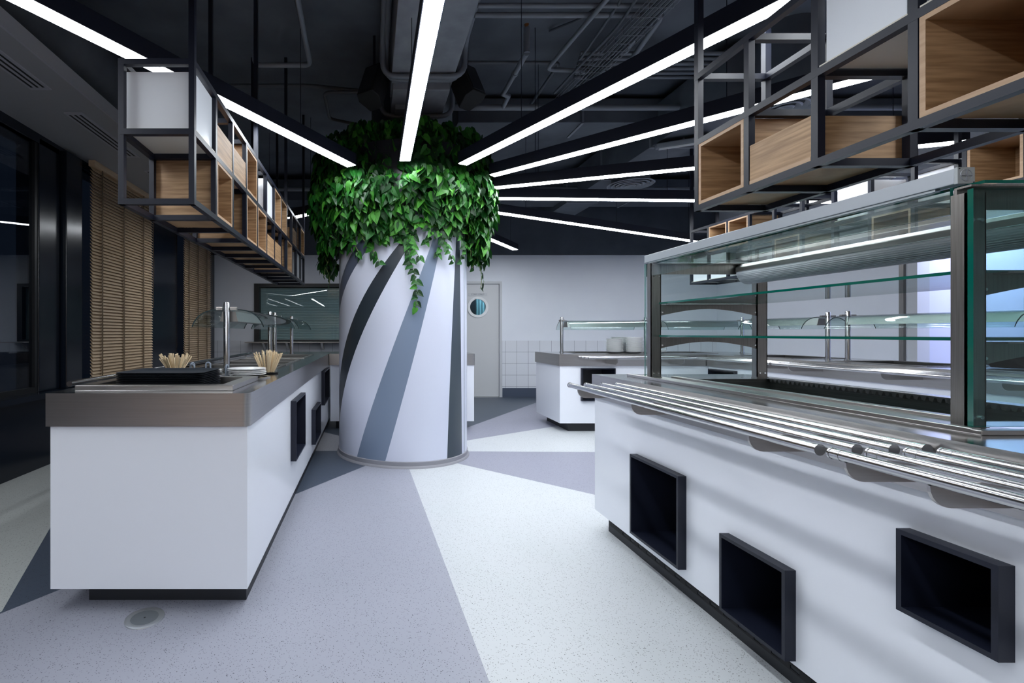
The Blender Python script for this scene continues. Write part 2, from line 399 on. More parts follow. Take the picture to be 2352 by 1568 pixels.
sp['label'] = 'small plate reading STAFF ONLY'
def lettering(txt, size, loc, parent, m, org=None):
    cu = bpy.data.curves.new('lettering', 'FONT'); cu.body = txt; cu.size = size; cu.align_x = 'CENTER'; cu.align_y = 'CENTER'; cu.extrude = .0008
    cu.materials.append(m); o = bpy.data.objects.new('lettering', cu); COL.objects.link(o)
    o.rotation_euler = (radians(90), 0, 0); o.location = Vector(loc) - (org or Vector((0, 0, 0))); o.parent = parent
    return o
lettering('STAFF ONLY', .042, (pcx, YF + .0105, 1.8385), sp, M['text'])
cb = MB(); cb.box(DX0 - .1, DX1 + .1, YF + .9, YF + .95, .8, 2.3)
for k in range(3): cb.tube([(2.075 + k * .06, YF + .7, .9), (2.075 + k * .06, YF + .7, 2.2)], .02, 10)
struct('wall_corridor', cb, M['port_back'])
struct('trim_7', MB().box(DX0 - .1, 2.03, YF + .62, YF + .68, .8, 2.3), M['pier'])

h = struct('window_4', MB().prism(rect(HX0 - .01, HX1 + .01, HZ0 - .01, HZ1 + .01), XZ, YF - .02, YF + .1, holes=[rect(HX0 + .085, HX1 - .085, HZ0 + .03, HZ1 - .05)]), M['black_frame'])
sh = MB(); z = HZ0 + .04
while z < HZ1 - .06:
    sh.bar((HX0 + .09, YF + .07, z), (HX1 - .09, YF + .07, z), .034, .003, up=(0, -1, .62)); z += .029
sh.build('shutter', M['shutter'], h)
MB().box(HX0 + .02, HX1 - .02, YF + .1, YF + .12, HZ0, HZ1).build('backing', M['black_frame'], h)
MB().box(HX0 + .085, HX1 - .085, YF + .022, YF + .027, HZ0 + .03, HZ1 - .05).build('glazing', M['glass'], h)
t = thing('wall_shelf', 'narrow steel pass shelf on brackets under the black hatch window', 'shelf', (-1.3, YF - .16, .985))
MB().box(-2.16, .7, YF - .32, YF - .022, .975, .995).build('shelf_board', M['steel'], t, bevel=.003)
for bx in (-1.86, -1.45, -.84, -.2, .4):
    MB().prism([(YF - .26, .974), (YF - .024, .974), (YF - .024, .86), (YF - .07, .86)], YZ, bx - .02, bx + .02).build('bracket', M['steel'], t)

# ------------------------------------------------------------------ round column and its climbing plant
FIT = [(0, 95.1, -227.6), (17.73, 31.49, -154.), (14.63, 21.36, -99.83), (3.42, 43.34, -92.6), (.72, 33.34, -46.3), (-.9, 26.56, -19.), (.9, 4.1, 34.96), (0, -2.35, 57.06)]
def bounds(z):
    zz = min(z, 1.97)
    b = [a * zz * zz + c * zz + d for (a, c, d) in FIT]
    return b
rows = [.035 + i * .06 for i in range(46)]
segs = [7, 10, 4, 10, 5, 10, 4, 26]      # subdivisions between boundaries
cmat = [1, 0, 2, 0, 3, 0, 4, 0]
col = MB(); ncol = sum(segs)
for z in rows:
    b = bounds(z); b = b + [b[0] + 360]
    for i in range(8):
        for k in range(segs[i]):
            th = radians(b[i] + (b[i + 1] - b[i]) * k / segs[i])
            col.v.append((CX + CR * sin(th), CY - CR * cos(th), z))
for r in range(len(rows) - 1):
    j = 0
    for i in range(8):
        for k in range(segs[i]):
            a = r * ncol + j; b2 = r * ncol + (j + 1) % ncol
            col.f.append((a, b2, b2 + ncol, a + ncol)); col.m.append(cmat[i]); j += 1
ct = thing('round_column', 'thick round column with slanting grey stripes on pale print, in the middle of the room', 'column', (CX, CY, 0))
col.build('shaft', [M['col_white'], M['col_a'], M['col_b'], M['col_c'], M['col_d']], ct, smooth=60)
MB().lathe([(CR - .01, 0), (CR + .022, 0), (CR + .018, .012), (CR + .008, .02), (CR + .008, .052), (CR + .002, .056), (CR - .01, .056)], CX, CY, 72).build('skirting', M['col_base'], ct, smooth=40)
MB().lathe([(.30, 2.70), (.30, 3.6)], CX, CY, 48).build('shaft_head', M['navy'], ct, smooth=40)
# a second thin metal joint strip down the shaft
MB().bar((CX + CR * sin(radians(62)) * 1.002, CY - CR * cos(radians(62)) * 1.002, .06), (CX + CR * sin(radians(62)) * 1.002, CY - CR * cos(radians(62)) * 1.002, 2.6), .006, .004).build('joint_strip', M['alu'], ct)

def add_leaf(mb, p, nrm, tip, L, W, fold=.25, curl=.25):
    """heart-shaped folded leaf: base at p, tip direction, face normal"""
    t = Vector(tip).normalized(); n = Vector(nrm); n = (n - t * n.dot(t)).normalized(); s = t.cross(n)
    prof = ((0, 0), (.0, .30), (.18, .50), (.42, .46), (.70, .27), (1, 0))
    mid = (0, .18, .42, .70)
    def P(u, v): return Vector(p) + t * (u * L) + s * (v * W) + n * (abs(v) * W * fold - curl * L * u * u)
    b = len(mb.v)
    for u in (0.04, .22, .45, .72, 1.0): mb.v.append(tuple(P(u, 0)))
    for sg in (1, -1):
        for (u, v) in ((-.06, .28), (.15, .50), (.42, .46), (.72, .25)): mb.v.append(tuple(P(u, v * sg)))
    for sg, o in ((1, b + 5), (-1, b + 9)):
        for q in ((b, b + 1, o + 1, o), (b + 1, b + 2, o + 2, o + 1), (b + 2, b + 3, o + 3, o + 2), (b + 3, b + 4, o + 3)):
            mb.f.append(q if sg > 0 else q[::-1]); mb.m.append(0)
def plow(th):          # lower fringe of the foliage round the column
    d = math.degrees(th)
    base = 2.05 + .07 * sin(3.1 * th + .5) + .08 * sin(8.3 * th + .6) + .04 * sin(17 * th)
    if -140 < d < -62: base -= .28 * min(1, (140 + d) / 25, (-62 - d) / 18)
    if 62 < d < 140: base -= .13 * min(1, (d - 62) / 18)
    return base
fo = MB()
for i in range(4600):
    th = random.uniform(-pi, pi)
    if i < 2900: th = random.uniform(-2.0, 2.0)
    zl = plow(th); q = random.random()
    z = zl + (2.95 - zl) * q ** 1.15
    u = (z - zl) / (2.95 - zl)
    front = max(0, cos(th)) ** 1.5; rmax = .70 + .19 * min(1, u * 2.8) - .13 * front * min(1, max(0, u - .34) / .22) - .08 * max(0, u - .6) / .4 + .02 * sin(9 * th)
    if abs(math.degrees(th)) > 62 and u < .4: rmax = max(rmax, .80)
    r = rmax - abs(random.gauss(0, .065))
    r = max(r, CR + .03)
    out = Vector((sin(th), -cos(th), 0)); tang = Vector((cos(th), sin(th), 0))
    p = Vector((CX, CY, 0)) + out * r + Vector((0, 0, z))
    nrm = out * 1.0 + Vector((0, 0, random.uniform(-.1, 1.1))) + tang * random.uniform(-1.1, 1.1)
    tip = Vector((0, 0, -1)) + out * random.uniform(-.1, .8) + tang * random.uniform(-.9, .9)
    L = random.uniform(.062, .118)
    add_leaf(fo, p, nrm, tip, L, L * random.uniform(.66, .82), random.uniform(.1, .45), random.uniform(0, .4))
pl = thing('trailing_ivy', 'green trailing leafy plant wrapped round the top of the column', 'plant', (CX, CY, 2.4))
MB().lathe([(CR + .005, 2.15), (.70, 2.2), (.74, 2.4), (.74, 2.74), (CR + .005, 2.76)], CX, CY, 40).build('planter', M['black_matt'], pl, smooth=40)
fo.build('foliage', M['leaf'], pl)
VINES = [(3, 2.15, 1.36), (6, 2.1, 1.78), (-24, 2.12, 1.74), (-32, 2.15, 1.90), (23, 2.12, 1.82), (33, 2.1, 1.76), (47, 2.12, 1.78), (-9, 2.1, 1.93), (84, 2.1, 1.57), (98, 2.1, 1.80),
         (-62, 2.1, 1.90), (62, 2.1, 1.84), (-50, 2.12, 1.88), (-42, 2.15, 1.80), (55, 2.1, 1.88), (-84, 2.0, 1.70), (-95, 2.0, 1.63), (-78, 2.0, 1.80), (-104, 2.1, 1.86), (-16, 2.1, 1.95), (14, 2.1, 1.92)]
for (d, z0, z1) in VINES:
    th0 = radians(d); st = []; lv = MB(); n = max(5, int((z0 - z1) / .042)); ph = random.uniform(0, 6)
    rr = CR + (.045 if abs(d) < 70 else .12)
    for k in range(n + 1):
        u = k / n; th = th0 + .035 * sin(ph + 5 * u) * (1 + u)
        r = rr + .02 * sin(ph + 7 * u)
        out = Vector((sin(th), -cos(th), 0)); tang = Vector((cos(th), sin(th), 0))
        p = Vector((CX, CY, z0 + (z1 - z0) * u)) + out * r; st.append(p)
        for sg in ((1, -1) if k % 2 else (-1,)):
            sz = random.uniform(.065, .105) * (1 - .3 * u)
            add_leaf(lv, p + out * .008, out + Vector((0, 0, random.uniform(.1, .7))) + tang * random.uniform(-.4, .4),
                     tang * sg * random.uniform(.4, 1.1) + Vector((0, 0, -1)) * random.uniform(.3, 1) + out * random.uniform(0, .5), sz, sz * .72, .25, .25)
    v = MB().tube(st, .0028, 5).build('trailing_vine', M['stem'], pl)
    lv.build('vine_leaves', M['leaf'], v)

# ------------------------------------------------------------------ linear lights
def linear_light(a, b, label, dim=1.0):
    a = Vector((a[0], a[1], 0)); b = Vector((b[0], b[1], 0)); d = (b - a).normalized()
    t = thing('linear_pendant_light', label, 'light', (a.x, a.y, 2.5), 'linear lights fanning out from the column')
    MB().bar((a.x, a.y, 2.548), (b.x, b.y, 2.548), .092, .092).build('housing', M['black_metal'], t)
    q = a + d * .004; e = b - d * .004
    MB().bar((q.x, q.y, 2.5005), (e.x, e.y, 2.5005), .082, .003).build('diffuser', M['led'], t)
    L = (b - a).length
    for s in (.12, .5, .88):
        p = a + d * L * s; MB().tube([(p.x, p.y, 2.59), (p.x, p.y, ZC)], .0025, 5).build('suspension_wire', M['black_metal'], t)
for k, x in enumerate((-2.3, -1.65, -1.0, .4, 2.2, 4.0)):  # lights added out of view to brighten upright faces towards the camera
    linear_light((x, -1.7 if k < 3 else -3.0), (x, -6.9), ('first', 'second', 'third', 'fourth', 'fifth', 'sixth')[k] + ' added linear fill light counted from the windows, out of view behind the viewer')
def ext(p, q, L):
    p = Vector(p); q = Vector(q); return tuple(p + (q - p).normalized() * L)
p = (-.149, 3.93); linear_light(p, ext(p, (-1.16, 2.382), 5.2), 'white linear light crossing over the hanging shelf by the window blinds')
p = (.275, 3.81); linear_light(p, ext(p, (.262, 1.968), 5.6), 'white linear light running straight from the column along the concrete beam')
p = (.743, 3.89); linear_light(p, ext(p, (1.665, 2.077), 5.4), 'longest white linear light rising right from the column to above the near shelf unit')
p = (1.05, 4.17); linear_light(p, ext(p, (2.263, 2.952), 3.3), 'white linear light second to the right of the column, ending behind the near shelf')
p = (1.16, 4.52); linear_light(p, ext(p, (2.65, 3.99), 3.25), 'white linear light above the round diffuser, third right of the column, tilting slightly up')
p = (1.24, 4.87); linear_light(p, ext(p, (3.29, 4.95), 3.6), 'almost level white linear light just under the round ceiling diffuser')
p = (1.37, 5.42); linear_light(p, ext(p, (4.70, 7.10), 4.2), 'white linear light slanting down right in front of the dark upper wall')
p = (1.24, 6.30); linear_light(p, (2.37, 7.88), 'short white linear light above the staff door')
p = (-.50, 5.37); linear_light(p, (-1.97, 6.50), 'short white linear light between the plant and the far end of the window-side shelf')

# ------------------------------------------------------------------ counters
def niche(parent, face, side, u0, u1, z0, z1, depth=.28, proud=.035, w=.012, back='black_matt'):
    """open black box let into a counter side.  side: 'x-','x+','y-' = direction it faces; u = run along the face"""
    if side == 'x-': fn = lambda u, v, a: (face + a, u, v)
    elif side == 'x+': fn = lambda u, v, a: (face - a, u, v)
    else: fn = lambda u, v, a: (u, face + a, v)
    b = MB(); b.prism(rect(u0, u1, z0, z1), fn, -proud, depth, holes=[rect(u0 + w, u1 - w, z0 + w, z1 - w)])
    o = b.build('niche_frame', M['black_metal'], parent)
    MB().prism(rect(u0, u1, z0, z1), fn, depth, depth + .008).build('niche_back', M[back], o)
    return o
def counter(name, label, loc, x0, x1, y0, y1, faces, wells=(), round_=(0, 0, 0, 0), ends='', over=.012, plinth=(.1, .1, .05, .05), top_only=()):
    """faces: list of (side, [niche rects])"""
    t = thing(name, label, 'counter', loc)
    holes = {s: n for s, n in faces}
    b = MB()
    for side in ('x-', 'x+', 'y-', 'y+'):
        hs = [rect(*q[:4]) for q in holes.get(side, [])]
        if side == 'x-': b.prism(rect(y0, y1, .10, .77), YZ, x0, x0 + .018, holes=hs)
        if side == 'x+': b.prism(rect(y0, y1, .10, .77), YZ, x1 - .018, x1, holes=hs)
        if side == 'y-': b.prism(rect(x0 + .018, x1 - .018, .10, .77), XZ, y0, y0 + .018, holes=hs)
        if side == 'y+': b.prism(rect(x0 + .018, x1 - .018, .10, .77), XZ, y1 - .018, y1, holes=hs)
    b.box(x0 + .018, x1 - .018, y0 + .018, y1 - .018, .10, .115)
    b.build('cabinet_body', M['white_gloss'], t)
    for side, ns in faces:
        for q in ns: niche(t, {'x-': x0, 'x+': x1, 'y-': y0}[side], side, *q[:4], **(q[4] if len(q) > 4 else {}))
    px0, px1, py0, py1 = plinth
    pb = MB().box(x0 + px0, x1 - px1, y0 + py0, y1 - py1, 0, .10)
    k = x0 + px0 + .15
    pb.build('plinth', M['plinth'], t)
    o = over
    out = rrect(x0 - o, x1 + o, y0 - o, y1 + o, .035, 6, round_)
    w = MB(); w.prism(out, XY, .893, .90, 0, 1, holes=[rect(*q[:4]) for q in wells])
    w2 = rrect(x0 - o, x1 + o, y0 - o, y1 + o, .035, 6, round_); wi = rrect(x0 - o + .006, x1 + o - .006, y0 - o + .006, y1 + o - .006, .03, 6, round_)
    w.prism(w2, XY, .765, .8935, 1, 1, holes=[wi])
    w.build('worktop', [M['steel_top'], M['steel']], t, smooth=35)
    for q in wells:
        d = q[4] if len(q) > 4 else .16
        wb = MB(); wb.prism(rect(*q[:4]), XY, .90 - d, .9005, holes=[rect(q[0] + .004, q[1] - .004, q[2] + .004, q[3] - .004)])
        wb.box(q[0], q[1], q[2], q[3], .895 - d, .90 - d)
        wb.build('food_well', M['steel_dark'], t)
        if not (len(q) > 5 and q[5] == 'bare'):
            MB().prism(rect(q[0] - .022, q[1] + .022, q[2] - .022, q[3] + .022), XY, .9005, .906, holes=[rect(q[0] + .004, q[1] - .004, q[2] + .004, q[3] - .004)]).build('well_rim', M['steel'], t)
    return t

# window-side counter (left)
LX0, LX1 = -1.305, -.501
cl = counter('serving_counter', 'white serving counter on the window side with a broad steel rim and a tray recess', ((LX0 + LX1) / 2, 3.8, 0), LX0, LX1, 1.973, 6.4,
             [('x+', [(3.05, 3.50, .335, .715), (4.13, 4.60, .19, .49), (4.98, 5.58, .40, .75)])],
             wells=[(-1.19, -.64, 2.10, 2.44, .05, 'bare'), (-1.19, -.66, 3.28, 3.66), (-1.19, -.66, 3.74, 4.12), (-1.19, -.66, 4.20, 4.44), (-1.19, -.66, 4.72, 5.08), (-1.19, -.66, 5.14, 5.44)],
             round_=(0, 1, 0, 0), plinth=(.10, .03, .10, .05))
MB().prism(rect(-1.25, -.58, 2.045, 2.50), XY, .90, .923, holes=[rect(-1.19, -.64, 2.10, 2.44)]).build('recess_frame', M['steel'], cl, bevel=.002)
pv = MB().prism(rect(-1.13, -.56, .048, .074), XZ, 2.0705, 2.0725, holes=[rect(-1.1 + k * .045, -1.075 + k * .045, .055, .067) for k in range(12)])
pv.build('plinth_vents', M['black_soft'], cl)
# cross counter behind the column
counter('serving_counter', 'white steel-topped counter crossing behind the round column', (.38, 6.05, 0), LX1 + .03, 1.235, 5.74, 6.44, [], plinth=(.06, .13, .08, .05),
        wells=[(-.3, .2, 5.9, 6.3), (.35, .95, 5.9, 6.3)], round_=(0, 1, 0, 0))
# far right counter
fc = counter('serving_counter', 'white counter along the far wall holding the white plate stacks', (3.45, 6.0, 0), 2.2, 4.70, 5.6, 6.4, [('y-', [(2.44, 2.83, .36, .74)])],
             wells=[(2.5, 3.3, 5.88, 6.3), (3.45, 4.2, 5.88, 6.3)], plinth=(.12, .05, .06, .06))
# right leg
rl = counter('serving_counter', 'long white steel-topped counter on the far right before the blue-lit doorway', (4.3, 3.0, 0), 3.9, 4.70, .2, 5.565, [('x-', [(5.13, 5.53, .40, .74)])],
             wells=[(4.03, 4.55, 4.62, 5.3), (4.03, 4.55, 3.5, 4.2), (4.03, 4.55, 2.4, 3.2)], plinth=(.05, .05, .06, .06))
# near right display counter
NX0, NX1, NY0, NY1 = 1.335, 2.235, -.9, 2.87
nc = counter('serving_counter', 'long white counter under the glass display case with three black niches', ((NX0 + NX1) / 2, 1.0, 0), NX0, NX1, NY0, NY1,
             [('x-', [(2.04, 2.42, .145, .54, dict(back='perforated', depth=.24)), (1.515, 1.80, .115, .40), (1.00, 1.195, .462, .662), (.3, .62, .2, .52)])],
             wells=[(1.63, 2.13, 1.335, 2.57, .22, 'bare')], plinth=(.045, .045, .06, .075), round_=(1, 0, 0, 0))
lp = MB(); lp.box(1.455, 1.48, 1.17, 2.74, .90, .914); lp.box(1.48, 1.60, 1.17, 2.74, .90, .906); lp.box(1.455, 2.2, 1.15, 1.175, .90, .912); lp.box(1.60, 1.63, 1.30, 2.57, .90, .916)
lp.build('raised_ledge', M['steel'], nc, bevel=.002)
vs = MB()
y = 1.34
while y < 2.56:
    vs.prism([(y, .902), (y + .02, .902), (y + .017, .889), (y + .006, .886)], YZ, 2.112, 2.127); y += .026
vs.box(2.105, 2.13, 1.34, 2.565, .902, .908)
vs.build('vent_strip', M['steel'], nc)
MB().box(2.085, 2.126, 1.34, 2.565, .822, .828).build('well_ledge', M['tube'], nc)
pv = MB().prism(rect(NY0 + .1, 2.78, .04, .064), YZ, NX0 + .0425, NX0 + .0445, holes=[rect(2.60 - k * .075, 2.635 - k * .075, .046, .058) for k in range(40)])
pv.build('plinth_vents', M['black_soft'], nc)

# tray slides (four tubes each on gussets)
def slide_y(label, xs, y0, y1, z, gx0, gx1, gys, r=.0125, side=1):
    t = thing('tray_slide', label, 'tray rail', (sum(xs) / len(xs), (y0 + y1) / 2, z))
    for x in xs:
        mb = MB(); mb.tube([(x, y0, z), (x, y0 + .001, z), (x, y1 - .001, z), (x, y1, z)], r, 16); mb.tube([(x, y0 - .004, z), (x, y0, z)], r + .0012, 16); mb.tube([(x, y1 + .004, z), (x, y1, z)], r + .0012, 16)
        mb.tube([(x, y1 - .022, z), (x, y1 - .02, z)], r + .0008, 16)
        mb.build('rail_tube', M['tube'], t, smooth=40)
    for gy in gys:
        pts = [(gx0 - .006, z - r)]
        for i in range(7):
            a = pi + .5 * pi * i / 6; pts.append((gx0 + .034 + .04 * cos(a), z - .014 + .04 * sin(a)))
        pts += [(gx1, z - .054), (gx1, z - r)]
        MB().prism(pts, XZ, gy, gy + .006).build('bracket', M['steel'], t)
    return t
RX = [1.055, 1.142, 1.229, 1.307]
slide_y('four-tube steel tray slide on the near display counter, its farther length', RX, 1.137, 2.55, .87, 1.055, 1.323, [2.44, 1.94, 1.338])
slide_y('four-tube steel tray slide on the near display counter, its nearer length running out of frame', RX, -.6, 1.10, .87, 1.055, 1.323, [1.065, .905, .3])
slide_y('steel tray slide on the far right counter, between the corner and the first gap', [3.60, 3.69, 3.78, 3.866], 4.35, 5.30, .87, 3.60, 3.888, [4.5, 5.05])
slide_y('steel tray slide on the far right counter, seen through the lower display shelf', [3.60, 3.69, 3.78, 3.866], 2.55, 4.32, .87, 3.60, 3.888, [4.15, 3.4, 2.75])
t = thing('tray_slide', 'steel tray slide on the counter along the far wall under the plate stacks', 'tray rail', (3.1, 5.43, .87))
for k, y in enumerate((5.31, 5.40, 5.49, 5.568)):
    MB().tube([(2.40, y, .87), (3.70, y, .87)], .0125, 14).build('rail_tube', M['tube'], t, smooth=40)
for gx in (2.72, 3.45):
    MB().prism([(5.30, .857), (5.588, .857), (5.588, .795), (5.35, .795), (5.31, .82)], YZ, gx, gx + .006).build('bracket', M['steel'], t)
t = thing('tray_slide', 'single steel tube rail along the window edge of the serving counter', 'tray rail', (-1.40, 3.9, .905))
MB().tube([(-1.40, 2.25, .908), (-1.40, 5.7, .908)], .0135, 14).build('rail_tube', M['tube'], t, smooth=40)
for y in (2.5, 3.5, 4.5, 5.4): MB().bar((-1.40, y, .895), (-1.318, y, .86), .03, .006).build('bracket', M['steel'], t)

# ------------------------------------------------------------------ glass display case on the near counter
dc = thing('glass_display_case', 'glass display case with two shelves and steel posts on the near counter', 'display case', (1.83, 1.95, .90))
def post(x0, x1, y0, y1, top):
    b = MB(); b.box(x0, x1, y0, y0 + .004, .906, top); b.box(x0, x0 + .004, y0, y1, .906, top); b.box(x1 - .004, x1, y0, y1, .906, top)
    b.box(x0 - .004, x1 + .004, y0 - .004, y1, .900, .908)
    o = b.build('post', M['post'], dc)
    for (sx, sz) in ((x0 + .014, .93), (x1 - .014, .93), (x0 + .014, top - .07), (x1 - .014, top - .07)):
        MB().tube([(sx, y0, sz), (sx, y0 - .004, sz)], .0045, 8).build('screw', M['screw'], o)
post(1.511, 1.566, 2.60, 2.635, 1.52); post(2.082, 2.137, 2.60, 2.635, 1.52)
post(1.511, 1.562, 1.225, 1.258, 1.50); post(2.085, 2.137, 1.225, 1.258, 1.50)
def pane(nm, x0, x1, y0, y1, z0, z1, m='glass_thick', axis='z'):
    """thin slab: two faces glass, the rim in the green edge tint"""
    b = MB(); b.box(x0, x1, y0, y1, z0, z1)
    b.m = [0, 0, 1, 1, 1, 1] if axis == 'z' else ([1, 1, 0, 1, 0, 1] if axis == 'y' else [1, 1, 1, 0, 1, 0])
    return b.build(nm, [M[m], M['glass_edge']], dc)
pane('glass_shelf', 1.555, 2.08, 1.265, 2.60, 1.300, 1.309)
pane('glass_shelf', 1.555, 2.08, 1.265, 2.60, 1.124, 1.133)
pane('roof_glass', 1.545, 2.15, 1.215, 2.66, 1.521, 1.529, 'glass')
pane('end_glass', 1.492, 2.17, 1.195, 1.207, .912, 1.502, 'glass_thick', 'y')
pane('end_glass', 1.508, 2.15, 2.645, 2.655, .902, 1.522, 'glass', 'y')
pane('front_glass', 1.512, 1.520, 1.26, 2.645, 1.452, 1.522, 'glass', 'x')
for (y, xa, xb) in ((2.605, 1.566, 2.082), (1.235, 1.562, 2.085)):
    for z in (1.300, 1.124):
        pts = [(xa, z - .002), (xb, z - .002), (xb, z - .062)]
        for i in range(1, 12):
            u = i / 12; pts.append((xb + (xa - xb) * u, z - .062 + .036 * sin(pi * u)))
        pts.append((xa, z - .062))
        o = MB().prism(pts, XZ, y, y + .004); o.box(xa + .03, xb - .03, y - .03, y, z - .006, z - .002)
        o.build('shelf_bracket', M['post'], dc)
        for sx in (xa + .008, xb - .008):
            MB().tube([(sx, y, z - .045), (sx, y - .004, z - .045)], .0045, 8).build('screw', M['screw'], dc)
    o = MB(); o.box(xa - .05, xb, y + .01, y + .016, 1.462, 1.517); o.box(xa - .05, xb, y - .02, y + .01, 1.513, 1.518)
    o.build('top_bracket', M['post'], dc)
bc = thing('blind_cassette', 'pale aluminium roller blind box along the top front edge of the glass display case', 'blind box', (1.537, 1.96, 1.545))
b = MB(); b.box(1.516, 1.559, 1.254, 2.672, 1.5305, 1.571); b.build('casing', M['alu'], bc, bevel=.002)
b = MB().box(1.515, 1.560, 1.246, 1.254, 1.529, 1.572); cap = b.build('end_cap', M['alu_cap'], bc, bevel=.001)
rg = MB()
for i in range(4):
    a = i * pi / 2; rg.bar((1.537 + .003 * cos(a), 1.2450, 1.551 + .003 * sin(a)), (1.537 + .014 * cos(a), 1.2450, 1.551 + .014 * sin(a)), .003, .003)
rg.tube([(1.537 + .015 * cos(2 * pi * i / 20), 1.2455, 1.551 + .015 * sin(2 * pi * i / 20)) for i in range(21)], .0012, 5)
rg.tube([(1.537, 1.2455, 1.551), (1.537, 1.2435, 1.551)], .004, 10)
rg.build('cap_hub', M['alu'], cap)
for (sx, sz) in ((1.519, 1.568), (1.556, 1.533)): MB().tube([(sx, 1.246, sz), (sx, 1.2445, sz)], .0016, 6).build('screw', M['black_matt'], cap)
MB().box(1.520, 1.534, 1.30, 2.64, 1.5225, 1.5305).build('bottom_rail', M['alu'], bc)
MB().box(1.522, 1.530, 1.62, 1.76, 1.512, 1.5225).build('pull_grip', M['glass'], bc)
tl_ = thing('display_lamp', 'half-round steel lamp with a ribbed lens hanging inside the display case', 'lamp', (2.03, 1.95, 1.48))
def arc(cx, cz, r, a0, a1, n): return [(cx + r * cos(a0 + (a1 - a0) * i / n), cz + r * sin(a0 + (a1 - a0) * i / n)) for i in range(n + 1)]
MB().prism([(1.965, 1.470)] + [(1.965, 1.495), (1.985, 1.512), (2.075, 1.512), (2.095, 1.495), (2.095, 1.470)], XZ, 1.30, 2.60).build('lamp_housing', M['steel'], tl_, bevel=.003)
MB().prism(arc(2.03, 1.470, .062, pi, 2 * pi, 20), XZ, 1.302, 2.598).build('lamp_lens', M['lens'], tl_, smooth=40)
ri = MB()
for i in range(1, 24):
    a = pi + pi * i / 24; ri.tube([(2.03 + .062 * cos(a), 1.303, 1.470 + .062 * sin(a)), (2.03 + .062 * cos(a), 2.597, 1.470 + .062 * sin(a))], .0016, 5)
ri.build('lens_ribs', M['lens'], tl_)

# ------------------------------------------------------------------ sneeze guards
def arch_profile():
    pts = [(-.234, 1.184), (-.232, 1.195), (-.218, 1.224), (-.192, 1.256), (-.155, 1.281), (-.115, 1.294), (-.08, 1.298), (0, 1.298), (.08, 1.298), (.115, 1.294), (.155, 1.281), (.192, 1.256), (.218, 1.224), (.232, 1.195), (.234, 1.184)]
    return pts
def sneeze_guard(label, c, a0, a1, along, posts, lampz=1.255):
    t = thing('sneeze_guard', label, 'sneeze guard', (c, (a0 + a1) / 2, .9) if along == 'y' else ((a0 + a1) / 2, c, .9))
    P = (lambda u, a, z: (c + u, a, z)) if along == 'y' else (lambda u, a, z: (a, c + u, z))
    prof = arch_profile(); th = .006; g = MB(); k = len(prof)
    inner = [(u * (1 - th / .234), z - th) if i not in (0, k - 1) else (u * (1 - th / .234), z) for i, (u, z) in enumerate(prof)]
    for ring_, flip in ((prof, 0), (inner, 1)):
        o = len(g.v)
        for a in (a0, a1):
            for (u, z) in ring_: g.v.append(P(u, a, z))
        for i in range(k - 1):
            g.f.append((o + i, o + i + 1, o + k + i + 1, o + k + i)); g.m.append(0)
    for e, a in ((0, a0), (1, a1)):
        for i in range(k - 1):
            g.f.append((e * k + i, e * k + i + 1, 2 * k + e * k + i + 1, 2 * k + e * k + i)); g.m.append(1)
    for i in (0, k - 1):
        g.f.append((i, k + i, 3 * k + i, 2 * k + i)); g.m.append(1)
    g.build('glass_canopy', [M['glass'], M['arch_edge']], t, smooth=50)
    for a in posts:
        q = MB().tube([P(0, a, .90), P(0, a, 1.335), P(0, a, 1.342)], [.0195, .0195, .017], 20); q.tube([P(0, a, .90), P(0, a, .906)], .027, 20)
        pp = q.build('post', M['tube'], t, smooth=40)
        cl_ = MB()
        for sg in (-1, 1):
            x = sg * .045; q0 = P(x - .022, a - .012, 1.292); q1 = P(x + .022, a + .012, 1.311)
            if along == 'y': cl_.box(q0[0], q1[0], a - .012, a + .012, 1.292, 1.311)
            else: cl_.box(a - .012, a + .012, q0[1], q1[1], 1.292, 1.311)
        cl_.build('clamp', M['steel'], pp, bevel=.002)
    lm = MB(); pts = [(-.040, lampz + .03), (.040, lampz + .03), (.055, lampz - .035), (-.055, lampz - .035)]
    lm.prism(pts, (lambda u, v, a: P(u, a, v)), a0 + .03, a1 - .03)
    lm.build('heat_lamp', M['lamp_dim'], t)
    for a in (a0 + .027, a1 - .030): MB().prism([(u * 1.05, z) for (u, z) in pts], (lambda u, v, aa: P(u, aa, v)), a, a + .003).build('lamp_end', M['post'], t)
    return t
sneeze_guard('curved glass sneeze guard on the window-side counter, the one nearer the tray stack', -.92, 3.125, 4.42, 'y', [3.10, 4.44])
sneeze_guard('curved glass sneeze guard on the window-side counter, the farther one by the hatch', -.92, 4.68, 5.62, 'y', [4.66, 5.66])
sneeze_guard('curved glass sneeze guard over the white plate stacks on the far counter', 6.0, 2.40, 3.40, 'x', [2.38, 3.42])
sneeze_guard('curved glass sneeze guard on the far counter, the one in the corner', 6.0, 3.56, 4.56, 'x', [3.54, 4.62])
sneeze_guard('curved glass sneeze guard on the far right counter, between the corner and the twin posts', 4.3, 4.56, 5.34, 'y', [5.36, 4.54])
sneeze_guard('curved glass sneeze guard on the far right counter in front of the blue-lit doorway', 4.3, 3.05, 4.33, 'y', [4.35, 3.02])

